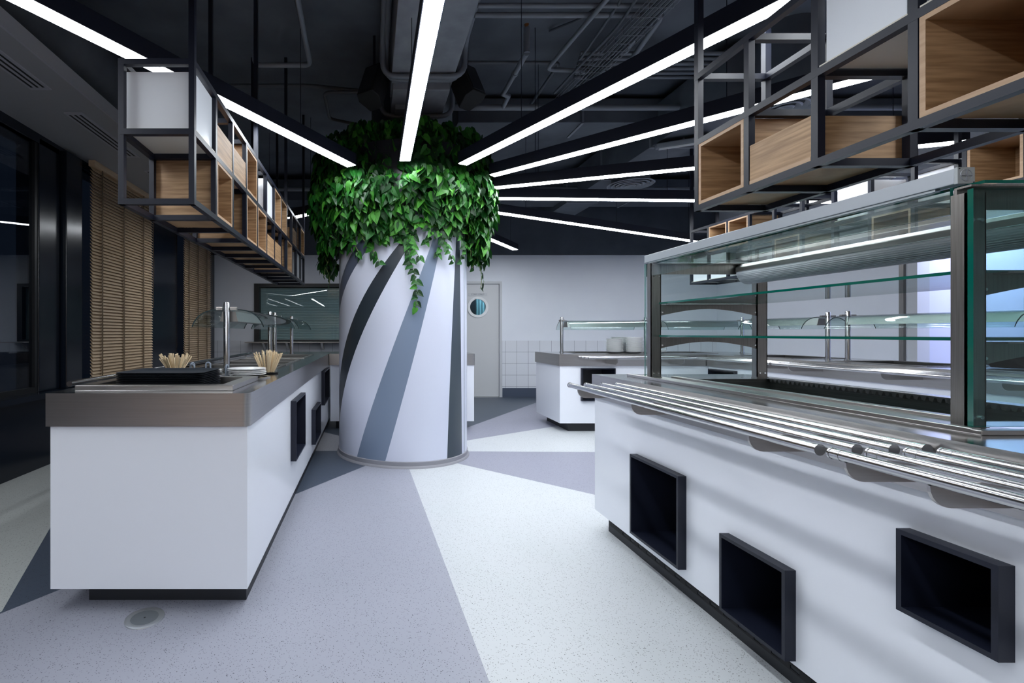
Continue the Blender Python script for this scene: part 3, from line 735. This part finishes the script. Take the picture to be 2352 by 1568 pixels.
# ------------------------------------------------------------------ hanging shelf units
def hanging_shelf(label, xf, xb, ys, up, low, rods, z0=1.686, z1=2.30, b=.025, skip=False):
    """xf: face towards the aisle, xb: other face, ys: post positions in order, up/low: one letter per cell"""
    t = thing('hanging_shelf', label, 'shelf unit', ((xf + xb) / 2, (ys[0] + ys[-1]) / 2, z0))
    lo, hi = min(xf, xb), max(xf, xb); ya, yb = min(ys), max(ys); zm = (z0 + z1) / 2; f = MB(); h_ = b / 2
    for x in (lo + h_, hi - h_):
        for z in (z0 + h_, zm, z1 - h_): f.box(x - h_, x + h_, ya - h_, yb + h_, z - h_, z + h_)
        for y in ys: f.box(x - h_ + .0005, x + h_ - .0005, y - h_ + .0005, y + h_ - .0005, z0, z1)
    for y in ys:
        for z in (z0 + h_, zm, z1 - h_): f.box(lo + b, hi - b, y - h_, y + h_, z - h_ + .0005, z + h_ - .0005)
    f.build('frame', M['black_metal'], t)
    for i in rods:
        for x in ((hi - h_,) if skip and i == 0 else (lo + h_, hi - h_)): MB().box(x - h_, x + h_, ys[i] - h_, ys[i] + h_, z1, ZC).build('hanging_rod', M['black_metal'], t)
    sx = 1 if xb > xf else -1
    for row, (s, za, zb) in enumerate(((low, z0 + b, zm - h_), (up, zm + h_, z1 - b))):
        for k, c in enumerate(s):
            y0, y1 = sorted((ys[k], ys[k + 1])); y0 += h_ + .002; y1 -= h_ + .002; w = .014
            A, B = sorted((xf + sx * .003, xb - sx * .003)); q = MB()
            if c == 'W':      # open-fronted oak box
                q.box(A, B, y0, y1, za, za + w); q.box(A, B, y0, y1, zb - w, zb); q.box(A, B, y0, y0 + w, za + w, zb - w); q.box(A, B, y1 - w, y1, za + w, zb - w)
                bx = (xb - sx * .04) ; q.box(min(bx, bx + sx * w), max(bx, bx + sx * w), y0 + w, y1 - w, za + w, zb - w)
                o = q.build('wooden_box', M['wood'], t)
                e = MB(); fx = xf + sx * .003; e0, e1 = sorted((fx - sx * .0015, fx))
                e.prism(rect(y0, y1, za, zb), YZ, e0, e1, holes=[rect(y0 + w, y1 - w, za + w, zb - w)]); e.build('edge_band', M['wood_edge'], o)
            elif c == 'H':    # low oak trough
                zt = za + (zb - za) * .56
                q.box(A, B, y0, y1, za, za + w); q.box(A, A + w, y0, y1, za + w, zt); q.box(B - w, B, y0, y1, za + w, zt); q.box(A + w, B - w, y0, y0 + w, za + w, zt); q.box(A + w, B - w, y1 - w, y1, za + w, zt)
                o = q.build('wooden_trough', M['wood'], t)
                e = MB(); fx = xf + sx * .003; e0, e1 = sorted((fx - sx * .0015, fx)); e.prism(rect(y0, y1, za, za + w), YZ, e0, e1); e.build('edge_band', M['wood_edge'], o)
            elif c == 'P':    # closed white box
                q.box(A + .012, B - .012, y0 + .012, y1 - .012, za + .006, zb - .012); q.build('white_box', M['white_panel'], t)
                MB().box(A, B, y0, y1, za - .002, za + .006).build('box_floor', M['cream_panel'], t)
            elif c == 'Q':    # white panel at the back only
                q.box(min(xb, xb - sx * .014), max(xb, xb - sx * .014), y0, y1, za, zb); q.build('white_panel', M['white_panel'], t)
    return t
P_ = .284
hanging_shelf('long black steel hanging shelf with oak and white boxes over the window-side counter', -.739, -1.061, [2.045 + P_ * k for k in range(13)],
              'PHHWQPWW-HQW', '-W-WWHHQWQP-', (0, 4, 8, 12), skip=True)
hanging_shelf('near black steel hanging shelf with oak boxes over the glass display case', 1.44, 1.762, [2.135 - P_ * k for k in range(11)], '--PPWPW-WP', 'WH-WPW-WHW', (0, 4, 8), z0=1.682, z1=2.285)
hanging_shelf('farther black steel hanging shelf over the far right counter, behind the display case', 3.68, 4.0, [5.55 - P_ * k for k in range(14)], '-WW---PQ-W-W-', 'PP--W--W-P-H-', (0, 4, 8, 12), z0=1.70, z1=2.32)

# ------------------------------------------------------------------ wooden venetian blinds
def wood_blind(label, y0, y1):
    t = thing('wooden_blind', label, 'blind', (XL + .09, (y0 + y1) / 2, .66)); x = XL + .09
    s = MB(); z = .70
    while z < 2.77:
        s.bar((x, y0, z), (x, y1, z), .050, .003, up=(1, 0, .72)); z += .0325
    s.build('slats', M['blind'], t)
    for u in (.12, .45, .80):
        yy = y0 + (y1 - y0) * u; MB().box(x + .021, x + .0235, yy - .012, yy + .012, .68, 2.78).build('ladder_tape', M['tape'], t)
    MB().box(x - .03, x + .035, y0, y1, 2.77, 2.828).build('head_rail', M['blind'], t, bevel=.003)
    MB().box(x - .02, x + .022, y0, y1, .662, .680).build('bottom_rail', M['blind'], t, bevel=.003)
    MB().tube([(x + .045, y1 - .05 + .01 * sin(i), 2.76 - i * .1) for i in range(14)], .003, 5).build('pull_cord', M['tape'], t)
wood_blind('brown wooden slatted blind on the nearer window, left of the dark pier', 4.70, 6.00)
wood_blind('brown wooden slatted blind on the farther window beside the white far wall', 7.05, 8.20)

# ------------------------------------------------------------------ trays, chopsticks, plates on the window-side counter
def make_tray(z):
    t = MB(); x0, x1, y0, y1 = -1.135, -.742, 2.12, 2.435
    def ringv(r, zz, ins): return [(p[0], p[1], zz) for p in rrect(x0 + ins, x1 - ins, y0 + ins, y1 - ins, r, 5)]
    L_ = [ringv(.03, z, .022), ringv(.045, z + .009, .002), ringv(.045, z + .0115, 0), ringv(.045, z + .0115, .004), ringv(.03, z + .003, .025)]
    n = len(L_[0]); base = len(t.v)
    for l in L_: t.v += l
    for i in range(len(L_) - 1):
        for j in range(n): t.f.append((base + i * n + j, base + i * n + (j + 1) % n, base + (i + 1) * n + (j + 1) % n, base + (i + 1) * n + j)); t.m.append(0)
    t.f.append(tuple(base + j for j in range(n))[::-1]); t.m.append(0); t.f.append(tuple(base + (len(L_) - 1) * n + j for j in range(n))); t.m.append(0)
    return t
TZ0, TDZ, TN = .856, .0078, 14
src = make_tray(0).build('serving_tray', M['tray'], smooth=40)
tag(src, 'charcoal serving tray in the stack, under the topmost tray', 'tray', 'trays stacked in the counter recess'); src.location = (0, 0, TZ0)
for k in range(1, TN):
    dup(src, (random.uniform(-.002, .002), random.uniform(-.002, .002), TZ0 + TDZ * k), 'topmost charcoal serving tray of the stack on the window-side counter' if k == TN - 1 else None)

def chopsticks(cx, cy, n, ztop, spread, label, hl):
    hd = thing('chopstick_holder', hl, 'holder', (cx, cy, .90))
    MB().lathe([(.040, .9005), (.062, .9005), (.066, .904), (.066, .909), (.058, .911), (.046, .909), (.040, .905)], cx, cy, 28, closed=True).build('collar', M['bowl'], hd, smooth=40)
    for i in range(n):
        a = random.uniform(0, 2 * pi); q = math.sqrt(random.random())
        b0 = Vector((cx + .040 * q * cos(a), cy + .040 * q * sin(a), .9105)); tz = ztop + random.uniform(-.022, .012) - .012 * q
        b1 = Vector((cx + spread * q * cos(a), cy + spread * q * sin(a), tz))
        org = b0
        mb = MB(); mb.bar((0, 0, 0), tuple(b1 - b0), .005, .005, w2=.0085, h2=.006)
        o = mb.build('chopstick', M['stick']); o.location = org
        tag(o, label, 'chopstick', label)
chopsticks(-1.175, 2.92, 46, 1.02, .102, 'pale wooden chopstick in the bunch behind the trays', 'round chopstick holder let into the counter behind the tray stack')
chopsticks(-.620, 2.92, 52, 1.036, .092, 'pale wooden chopstick in the bunch by the steel edge', 'round chopstick holder let into the counter by its aisle edge')

def plate_mesh(r):
    return MB().lathe([(.0, 0), (r * .62, 0), (r * .66, .004), (r, .016), (r, .019), (r * .97, .019), (r * .64, .008), (0, .006)], 0, 0, 40)
pc = None
def plate_stack(cx, cy, z0, n, r, group, lab, top=None, dz=.0095):
    s = plate_mesh(r).build('dinner_plate', M['china'], smooth=40); tag(s, lab, 'plate', group); s.location = (cx, cy, z0)
    for k in range(1, n):
        c = dup(s, (cx + random.uniform(-.0025, .0025), cy + random.uniform(-.0025, .0025), z0 + dz * k), top if (top and k == n - 1) else None)
def plate_dispenser(cx, cy, r, label, angs):
    t = thing('plate_dispenser', label, 'plate dispenser', (cx, cy, .90))
    MB().lathe([(r, .9005), (r + .018, .9005), (r + .018, .905), (r, .905)], cx, cy, 40, closed=True).build('collar', M['steel'], t, smooth=40)
    for a in angs:
        a = radians(a); o = Vector((cos(a), sin(a), 0)); tg = Vector((-sin(a), cos(a), 0)); c = Vector((cx, cy, 0)) + o * (r + .012)
        pts = [c + tg * .013 + Vector((0, 0, .905)), c + tg * .013 + Vector((0, 0, .955))]
        for i in range(1, 8):
            q = pi * i / 8; pts.append(c + tg * .013 * cos(q) + Vector((0, 0, .955 + .013 * sin(q))))
        pts += [c - tg * .013 + Vector((0, 0, .955)), c - tg * .013 + Vector((0, 0, .905))]
        MB().tube(pts, .0055, 8).build('guide', M['guide'], t, smooth=50)
plate_dispenser(-.955, 2.80, .096, 'round plate dispenser with grey guides beside the tray stack, away from the aisle', (100, 150, 250))
plate_stack(-.955, 2.80, .9055, 2, .091, 'plates in the inner dispenser', 'white plate in the dispenser behind the tray stack')
plate_dispenser(-.675, 2.655, .108, 'round plate dispenser with a grey guide near the aisle edge by the chopsticks', (170,))
plate_stack(-.675, 2.655, .9055, 4, .103, 'plates in the aisle-side dispenser', 'white plate in the dispenser near the aisle edge of the counter')
plate_stack(2.965, 5.86, .9065, 17, .095, 'left plate stack on the far counter', 'white plate in the leftmost of the three stacks on the far counter', 'topmost white plate of the leftmost stack on the far counter')
plate_stack(3.13, 6.06, .9065, 19, .10, 'middle plate stack on the far counter', 'white plate in the middle one of the three stacks on the far counter', 'topmost white plate of the middle stack on the far counter')
plate_stack(3.185, 5.82, .9065, 19, .095, 'right plate stack on the far counter', 'white plate in the rightmost of the three stacks on the far counter', 'topmost white plate of the rightmost stack on the far counter')
plate_stack(3.44, 5.76, .9065, 3, .085, 'low plate pile on the far counter', 'small white plate in the low pile right of the stacks on the far counter')
bo = thing('metal_bowl', 'dark steel serving bowl on the far right counter seen below the lower glass shelf', 'bowl', (4.42, 3.32, .90))
MB().lathe([(.0, .906), (.10, .906), (.17, .945), (.215, .985), (.21, .988), (.16, .952), (.09, .915), (0, .912)], 4.42, 3.32, 36).build('bowl_shell', M['bowl'], bo, smooth=40)

# floor socket cover
fs = thing('floor_socket_cover', 'round brushed metal floor cover in front of the window-side counter', 'floor cover', (-.904, 1.938, 0))
MB().lathe([(.052, .0005), (.0745, .0005), (.0735, .004), (.066, .0055), (.052, .0045)], -.904, 1.938, 48, closed=True).build('rim', M['alu_rim'], fs, smooth=30)
MB().lathe([(0, .0005), (.0515, .0005), (.0515, .004), (0, .004)], -.904, 1.938, 48).build('lid', M['alu_lid'], fs, smooth=30)
MB().lathe([(0, .0041), (.004, .0041), (.004, .0046), (0, .0046)], -.904, 1.938, 12).build('lid_hole', M['black_matt'], fs)

# ------------------------------------------------------------------ ceiling services
cbm = thing('ceiling_beam', 'pale grey concrete beam running overhead from the column towards the camera', 'beam', (.42, .8, 3.2))
b = MB(); b.box(.172, .672, YB, 4.2, 3.19, ZC); b.build('beam_body', M['concrete'], cbm, bevel=.006)
b = MB(); b.box(.185, .655, 3.95, 4.40, 3.13, ZC); b.build('beam_head', M['concrete'], cbm, bevel=.006)
MB().box(.22, .34, 4.20, 4.32, 3.09, 3.13).build('junction_box', M['pipe'], cbm)
def pipe(name, label, cat, pts, r, m='pipe', n=10, fil=.06):
    pts = [Vector(p) for p in pts]; out = [pts[0]]
    for i in range(1, len(pts) - 1):
        a = (pts[i - 1] - pts[i]).normalized(); c = (pts[i + 1] - pts[i]).normalized(); f = min(fil, (pts[i - 1] - pts[i]).length * .45, (pts[i + 1] - pts[i]).length * .45)
        p0 = pts[i] + a * f; p2 = pts[i] + c * f
        for k in range(6):
            u = k / 5; out.append(p0 * (1 - u) ** 2 + pts[i] * 2 * u * (1 - u) + p2 * u * u)
    out.append(pts[-1])
    return tag(MB().tube(out, r, n).build(name, M[m], smooth=60), label, cat)
for (y, lab) in ((3.80, 'grey conduit loop strapped under the concrete beam, nearer the camera'), (4.36, 'grey conduit loop strapped under the concrete beam, just above the plant')):
    z = 3.16 if y < 4 else 3.10
    pipe('conduit', lab, 'conduit', [(.10, y - 1.2, 3.5), (.10, y, 3.42), (.10, y, z), (.745, y, z), (.745, y, 3.42), (.745, y - 1.2, 3.5)], .022, fil=.12)
pipe('conduit', 'second grey conduit loop beside the first under the concrete beam', 'conduit', [(.13, 2.5, 3.52), (.13, 3.86, 3.40), (.13, 3.86, 3.165), (.715, 3.86, 3.165), (.715, 3.86, 3.40), (.715, 2.5, 3.52)], .02, fil=.12)
def speaker(x, y, z, rz, label):
    t = thing('loudspeaker', label, 'loudspeaker', (x, y, z)); Rm = Matrix.Rotation(rz, 3, 'Z') @ Matrix.Rotation(radians(-24), 3, 'X')
    def T(mb):
        mb.v = [tuple(Rm @ Vector(v) + Vector((x, y, z))) for v in mb.v]; return mb
    T(MB().prism([(-.075, -.09), (.075, -.09), (.10, -.02), (.06, .10), (-.06, .10), (-.10, -.02)], XY, -.15, .15)).build('cabinet', M['black_soft'], t, bevel=.006)
    T(MB().box(-.065, .065, -.096, -.091, -.13, .13)).build('grille', M['black_matt'], t)
    MB().bar((x, y, z + .12), (x, y, ZC), .02, .02).build('bracket', M['black_metal'], t)
speaker(.035, 4.0, 3.18, radians(-35), 'black loudspeaker hanging on the window side of the concrete beam above the plant')
speaker(.80, 4.0, 3.18, radians(35), 'black loudspeaker hanging on the far side of the concrete beam from the windows')
pipe('sprinkler_main', 'thick horizontal pipe crossing the ceiling right of the column', 'pipe', [(.80, 4.62, 3.30), (6.1, 4.62, 3.30)], .028)
sp_ = thing('sprinkler_branch', 'sprinkler pipe with elbow and copper head right of the concrete beam', 'pipe', (1.2, 4.0, 3.3))
MB().tube([(1.205, 3.72, 3.49), (1.205, 3.72, 3.30)], .024, 12).build('riser', M['pipe'], sp_, smooth=50)
MB().tube([(1.205, 3.72, 3.30), (1.20, 4.36, 3.30), (1.26, 4.40, 3.30), (1.27, 4.62, 3.30)], .022, 12).build('branch_pipe', M['pipe'], sp_, smooth=50)
MB().tube([(1.203, 4.0, 3.30), (1.203, 4.03, 3.30)], .027, 12).build('coupling', M['pipe'], sp_)
MB().lathe([(.0, 3.52), (.018, 3.52), (.010, 3.50), (.014, 3.49), (0, 3.49)], 1.205, 3.72, 12).build('sprinkler_head', M['brass'], sp_)
for i, (y, r, lab) in enumerate(((3.36, .017, 'upper one of the paired conduits crossing right of the beam'), (3.46, .02, 'lower one of the paired conduits crossing right of the beam'))):
    pipe('conduit', lab, 'conduit', [(.75, y, 3.42), (2.0 + .1 * i, y, 3.42), (2.1 + .1 * i, y + .6, 3.45)], r, 'pipe')
pipe('conduit', 'thin conduit bending along the slab behind the sprinkler branch', 'conduit', [(.80, 4.12, 3.45), (1.62, 4.12, 3.45), (1.62, 4.9, 3.45)], .014, 'dark_pipe')
pipe('conduit', 'diagonal conduit between the beam and the wire tray', 'conduit', [(1.62, 2.9, 3.38), (1.50, 4.1, 3.38), (2.2, 4.15, 3.38)], .018, 'pipe')
pipe('conduit', 'pale conduit bent to a right angle over the window-side shelf', 'conduit', [(-.455, 2.2, 3.30), (-.48, 3.89, 3.30), (-.93, 3.89, 3.30), (-.93, 3.89, 3.42)], .02)
pipe('conduit', 'thin conduit branching on the slab left of the column', 'conduit', [(-.05, 4.45, 3.36), (-.42, 4.45, 3.36), (-.42, 5.0, 3.36), (-.12, 5.0, 3.30)], .016, 'dark_pipe')
pipe('conduit', 'dark conduit along the slab above the window-side shelf', 'conduit', [(-1.9, 4.6, 3.5), (-.6, 4.6, 3.5), (-.1, 4.6, 3.45)], .018, 'dark_pipe')
# wire cable tray
ctg = thing('cable_tray', 'wire mesh cable tray running along the ceiling right of the beam', 'cable tray', (1.85, 3.6, 3.30))
wires = MB(); y0_, y1_ = 1.2, 4.6
XT = lambda y: 2.08 - .075 * (y - 1.2)
for k in range(6):
    o = -.075 + .03 * k; wires.tube([(XT(y0_) + o, y0_, 3.30), (XT(y1_) + o, y1_, 3.30)], .0028, 5)
for sd in (-.08, .08):
    for zz in (3.33, 3.36): wires.tube([(XT(y0_) + sd, y0_, zz), (XT(y1_) + sd, y1_, zz)], .0028, 5)
y = y0_
while y < y1_:
    wires.tube([(XT(y) - .08, y, 3.36), (XT(y) - .08, y, 3.297), (XT(y) + .08, y, 3.297), (XT(y) + .08, y, 3.36)], .0025, 5); y += .1
wires.build('tray_wires', M['pipe'], ctg)
for k in range(4):
    MB().tube([(XT(y0_ + (y1_ - y0_) * i / 8) - .045 + .03 * k + .008 * sin(i * 2 + k), y0_ + (y1_ - y0_) * i / 8, 3.312) for i in range(9)], .009, 7).build('cable', M['dark_pipe'], ctg, smooth=60)
for (n_, lab, pts, r) in ((0, 'loose black cable looping down onto the wire tray', [(1.6, 2.9, 3.58), (1.78, 3.1, 3.40), (1.80, 3.5, 3.36), (1.72, 4.0, 3.34), (1.68, 4.4, 3.33)], .011),
                          (1, 'black cable hanging in a loop left of the wire tray', [(1.45, 3.9, 3.58), (1.60, 3.5, 3.45), (1.70, 3.15, 3.50), (1.72, 3.3, 3.42), (1.70, 3.9, 3.36)], .010),
                          (2, 'black cable dropping from the slab right of the wire tray', [(2.02, 2.9, 3.6), (2.03, 2.95, 3.44), (1.99, 3.2, 3.36), (1.97, 3.5, 3.33)], .012)):
    pipe('cable', lab, 'cable', pts, r, 'dark_pipe', fil=.3)
# bundles of conduits and ducts further back
for k in range(6):
    pipe('conduit', ['first', 'second', 'third', 'fourth', 'fifth', 'sixth'][k] + ' conduit, counted from the camera, in the bundle behind the wire tray', 'conduit', [(1.75 + .02 * k, 4.02 + .075 * k, 3.47), (3.6, 4.02 + .075 * k, 3.47)], .016, 'pipe')
def duct(label, x0, x1, y0, y1, z0, z1, m='slab'):
    t = thing('air_duct', label, 'duct', ((x0 + x1) / 2, (y0 + y1) / 2, z0))
    MB().box(x0, x1, y0, y1, z0, z1).build('duct_body', M[m], t, bevel=.004)
    long_y = (y1 - y0) > (x1 - x0); n = 4
    for k in range(1, n):
        if long_y: yy = y0 + (y1 - y0) * k / n; f = MB().box(x0 - .012, x1 + .012, yy - .012, yy + .012, z0 - .012, z1)
        else: xx = x0 + (x1 - x0) * k / n; f = MB().box(xx - .012, xx + .012, y0 - .012, y1 + .012, z0 - .012, z1)
        f.build('flange', M['pipe'], t)
duct('square dark duct crossing right of the column behind the thick pipe', .9, 6.0, 4.95, 5.3, 3.30, 3.55)
duct('dark square duct running along the ceiling towards the far right', 2.95, 3.4, 4.0, 8.3, 3.1, 3.5, 'slab')
duct('low dark duct across the room by the far wall', -2.0, 6.0, 7.4, 7.8, 3.18, 3.5, 'navy')
pipe('sprinkler_main', 'long pipe crossing in front of the dark upper wall', 'pipe', [(-2.0, 6.9, 3.20), (6.0, 6.9, 3.20)], .03, 'pipe')
pipe('sprinkler_main', 'thin pipe crossing just below the long far pipe', 'pipe', [(1.2, 6.6, 3.02), (6.0, 6.6, 3.02)], .02, 'pipe')
for (x, y, z, r, lab) in ((3.26, 6.05, 3.0, .27, 'round concentric ceiling diffuser between the level lights right of the column'), (3.36, 3.92, 2.98, .27, 'round concentric ceiling diffuser seen through the near hanging shelf')):
    t = thing('round_diffuser', lab, 'air diffuser', (x, y, z))
    for k in range(5):
        ra = r * (1 - .19 * k); MB().lathe([(ra, z - .004 * k), (ra - .012, z - .008 - .004 * k), (ra - .042 * r / .27, z + .018 - .004 * k), (ra - .03 * r / .27, z + .022 - .004 * k)], x, y, 40, closed=True).build('diffuser_ring', M['pipe'], t, smooth=50)
    MB().lathe([(r * .8, z + .02), (r * .8, ZC)], x, y, 32).build('duct_neck', M['slab'], t, smooth=50)
wl_ = thing('work_light', 'flat grey work lamp hanging above the lights right of the column', 'light', (3.05, 5.0, 3.0))
b = MB(); b.bar((2.92, 4.95, 3.05), (3.36, 4.72, 3.05), .17, .05, up=(0, -.25, 1)); b.build('lamp_body', M['pipe'], wl_, bevel=.01)
b = MB(); b.bar((2.95, 4.935, 3.020), (3.33, 4.735, 3.020), .14, .008, up=(0, -.25, 1)); b.build('lamp_cover', M['lamp_off'], wl_)
MB().tube([(3.14, 4.84, 3.05), (3.14, 4.84, ZC)], .01, 8).build('hanger', M['pipe'], wl_)
for (x, lab, y0, y1, z, r) in ((-1.55, 'large dark insulated round duct above the grey soffit', -2.9, 2.6, 3.22, .26), (-2.25, 'dark insulated round duct behind the soffit, farther back', 2.2, 7.0, 3.25, .24)):
    n = 24; pts = [(x + .03 * sin(i * 1.1), y0 + (y1 - y0) * i / n, z + .02 * cos(i * 1.7)) for i in range(n + 1)]
    tag(MB().tube(pts, [r * (1 + .05 * sin(i * 2.3)) for i in range(n + 1)], 20).build('insulated_duct', M['slab'], smooth=60), lab, 'duct')

# distant lights in the night beyond the window
for k, (y, z) in enumerate(((12.9, -.05), (13.25, -.35), (13.5, -.2), (14.0, -.35), (11.6, -1.2), (12.4, -.6))):
    x = -9 - .1 * k
    o = MB().lathe([(0, -.012), (.010, -.006), (.012, 0), (.010, .006), (0, .012)], 0, 0, 10).build('city_light', M['city']); o.location = (x, y, z)
    tag(o, 'tiny distant lamp glowing in the dark outside the window', 'lamp', 'city lights outside the window')

# ------------------------------------------------------------------ light, world, camera
lt = bpy.data.lights.new('adjoining_room_light', 'AREA'); lt.shape = 'RECTANGLE'; lt.size = .9; lt.size_y = 1.8; lt.energy = 40; lt.color = (.80, .84, 1.)
lo = bpy.data.objects.new('adjoining_room_light', lt); COL.objects.link(lo); lo.location = (XR + .65, 4.8, 2.75)
lt2 = bpy.data.lights.new('corridor_light', 'AREA'); lt2.size = .5; lt2.energy = 10; lt2.color = (.65, .9, 1.)
lo2 = bpy.data.objects.new('corridor_light', lt2); COL.objects.link(lo2); lo2.location = (1.9, YF + .5, 2.25)

w = bpy.data.worlds.new('night'); SC.world = w; w.use_nodes = True
w.node_tree.nodes['Background'].inputs['Color'].default_value = (.006, .009, .016, 1); w.node_tree.nodes['Background'].inputs['Strength'].default_value = .5

cd = bpy.data.cameras.new('camera'); cam = bpy.data.objects.new('camera', cd); COL.objects.link(cam); SC.camera = cam
cam.location = (0, 0, H); cam.rotation_euler = (radians(90), 0, 0)
cd.sensor_fit = 'HORIZONTAL'; cd.sensor_width = 36; cd.lens = 1110 * 36 / 2352
cd.shift_x = (1176 - 850) / 2352; cd.shift_y = (765 - 784) / 2352; cd.clip_start = .02

SC.view_settings.view_transform = 'Standard'; SC.view_settings.look = 'None'; SC.view_settings.gamma = 1; SC.view_settings.exposure = .68
SC.view_settings.use_curve_mapping = False
SC.cycles.max_bounces = 10; SC.cycles.transparent_max_bounces = 24; SC.cycles.glossy_bounces = 6; SC.cycles.diffuse_bounces = 5
SC.cycles.sample_clamp_indirect = 8
SC.cycles.caustics_reflective = False; SC.cycles.caustics_refractive = False
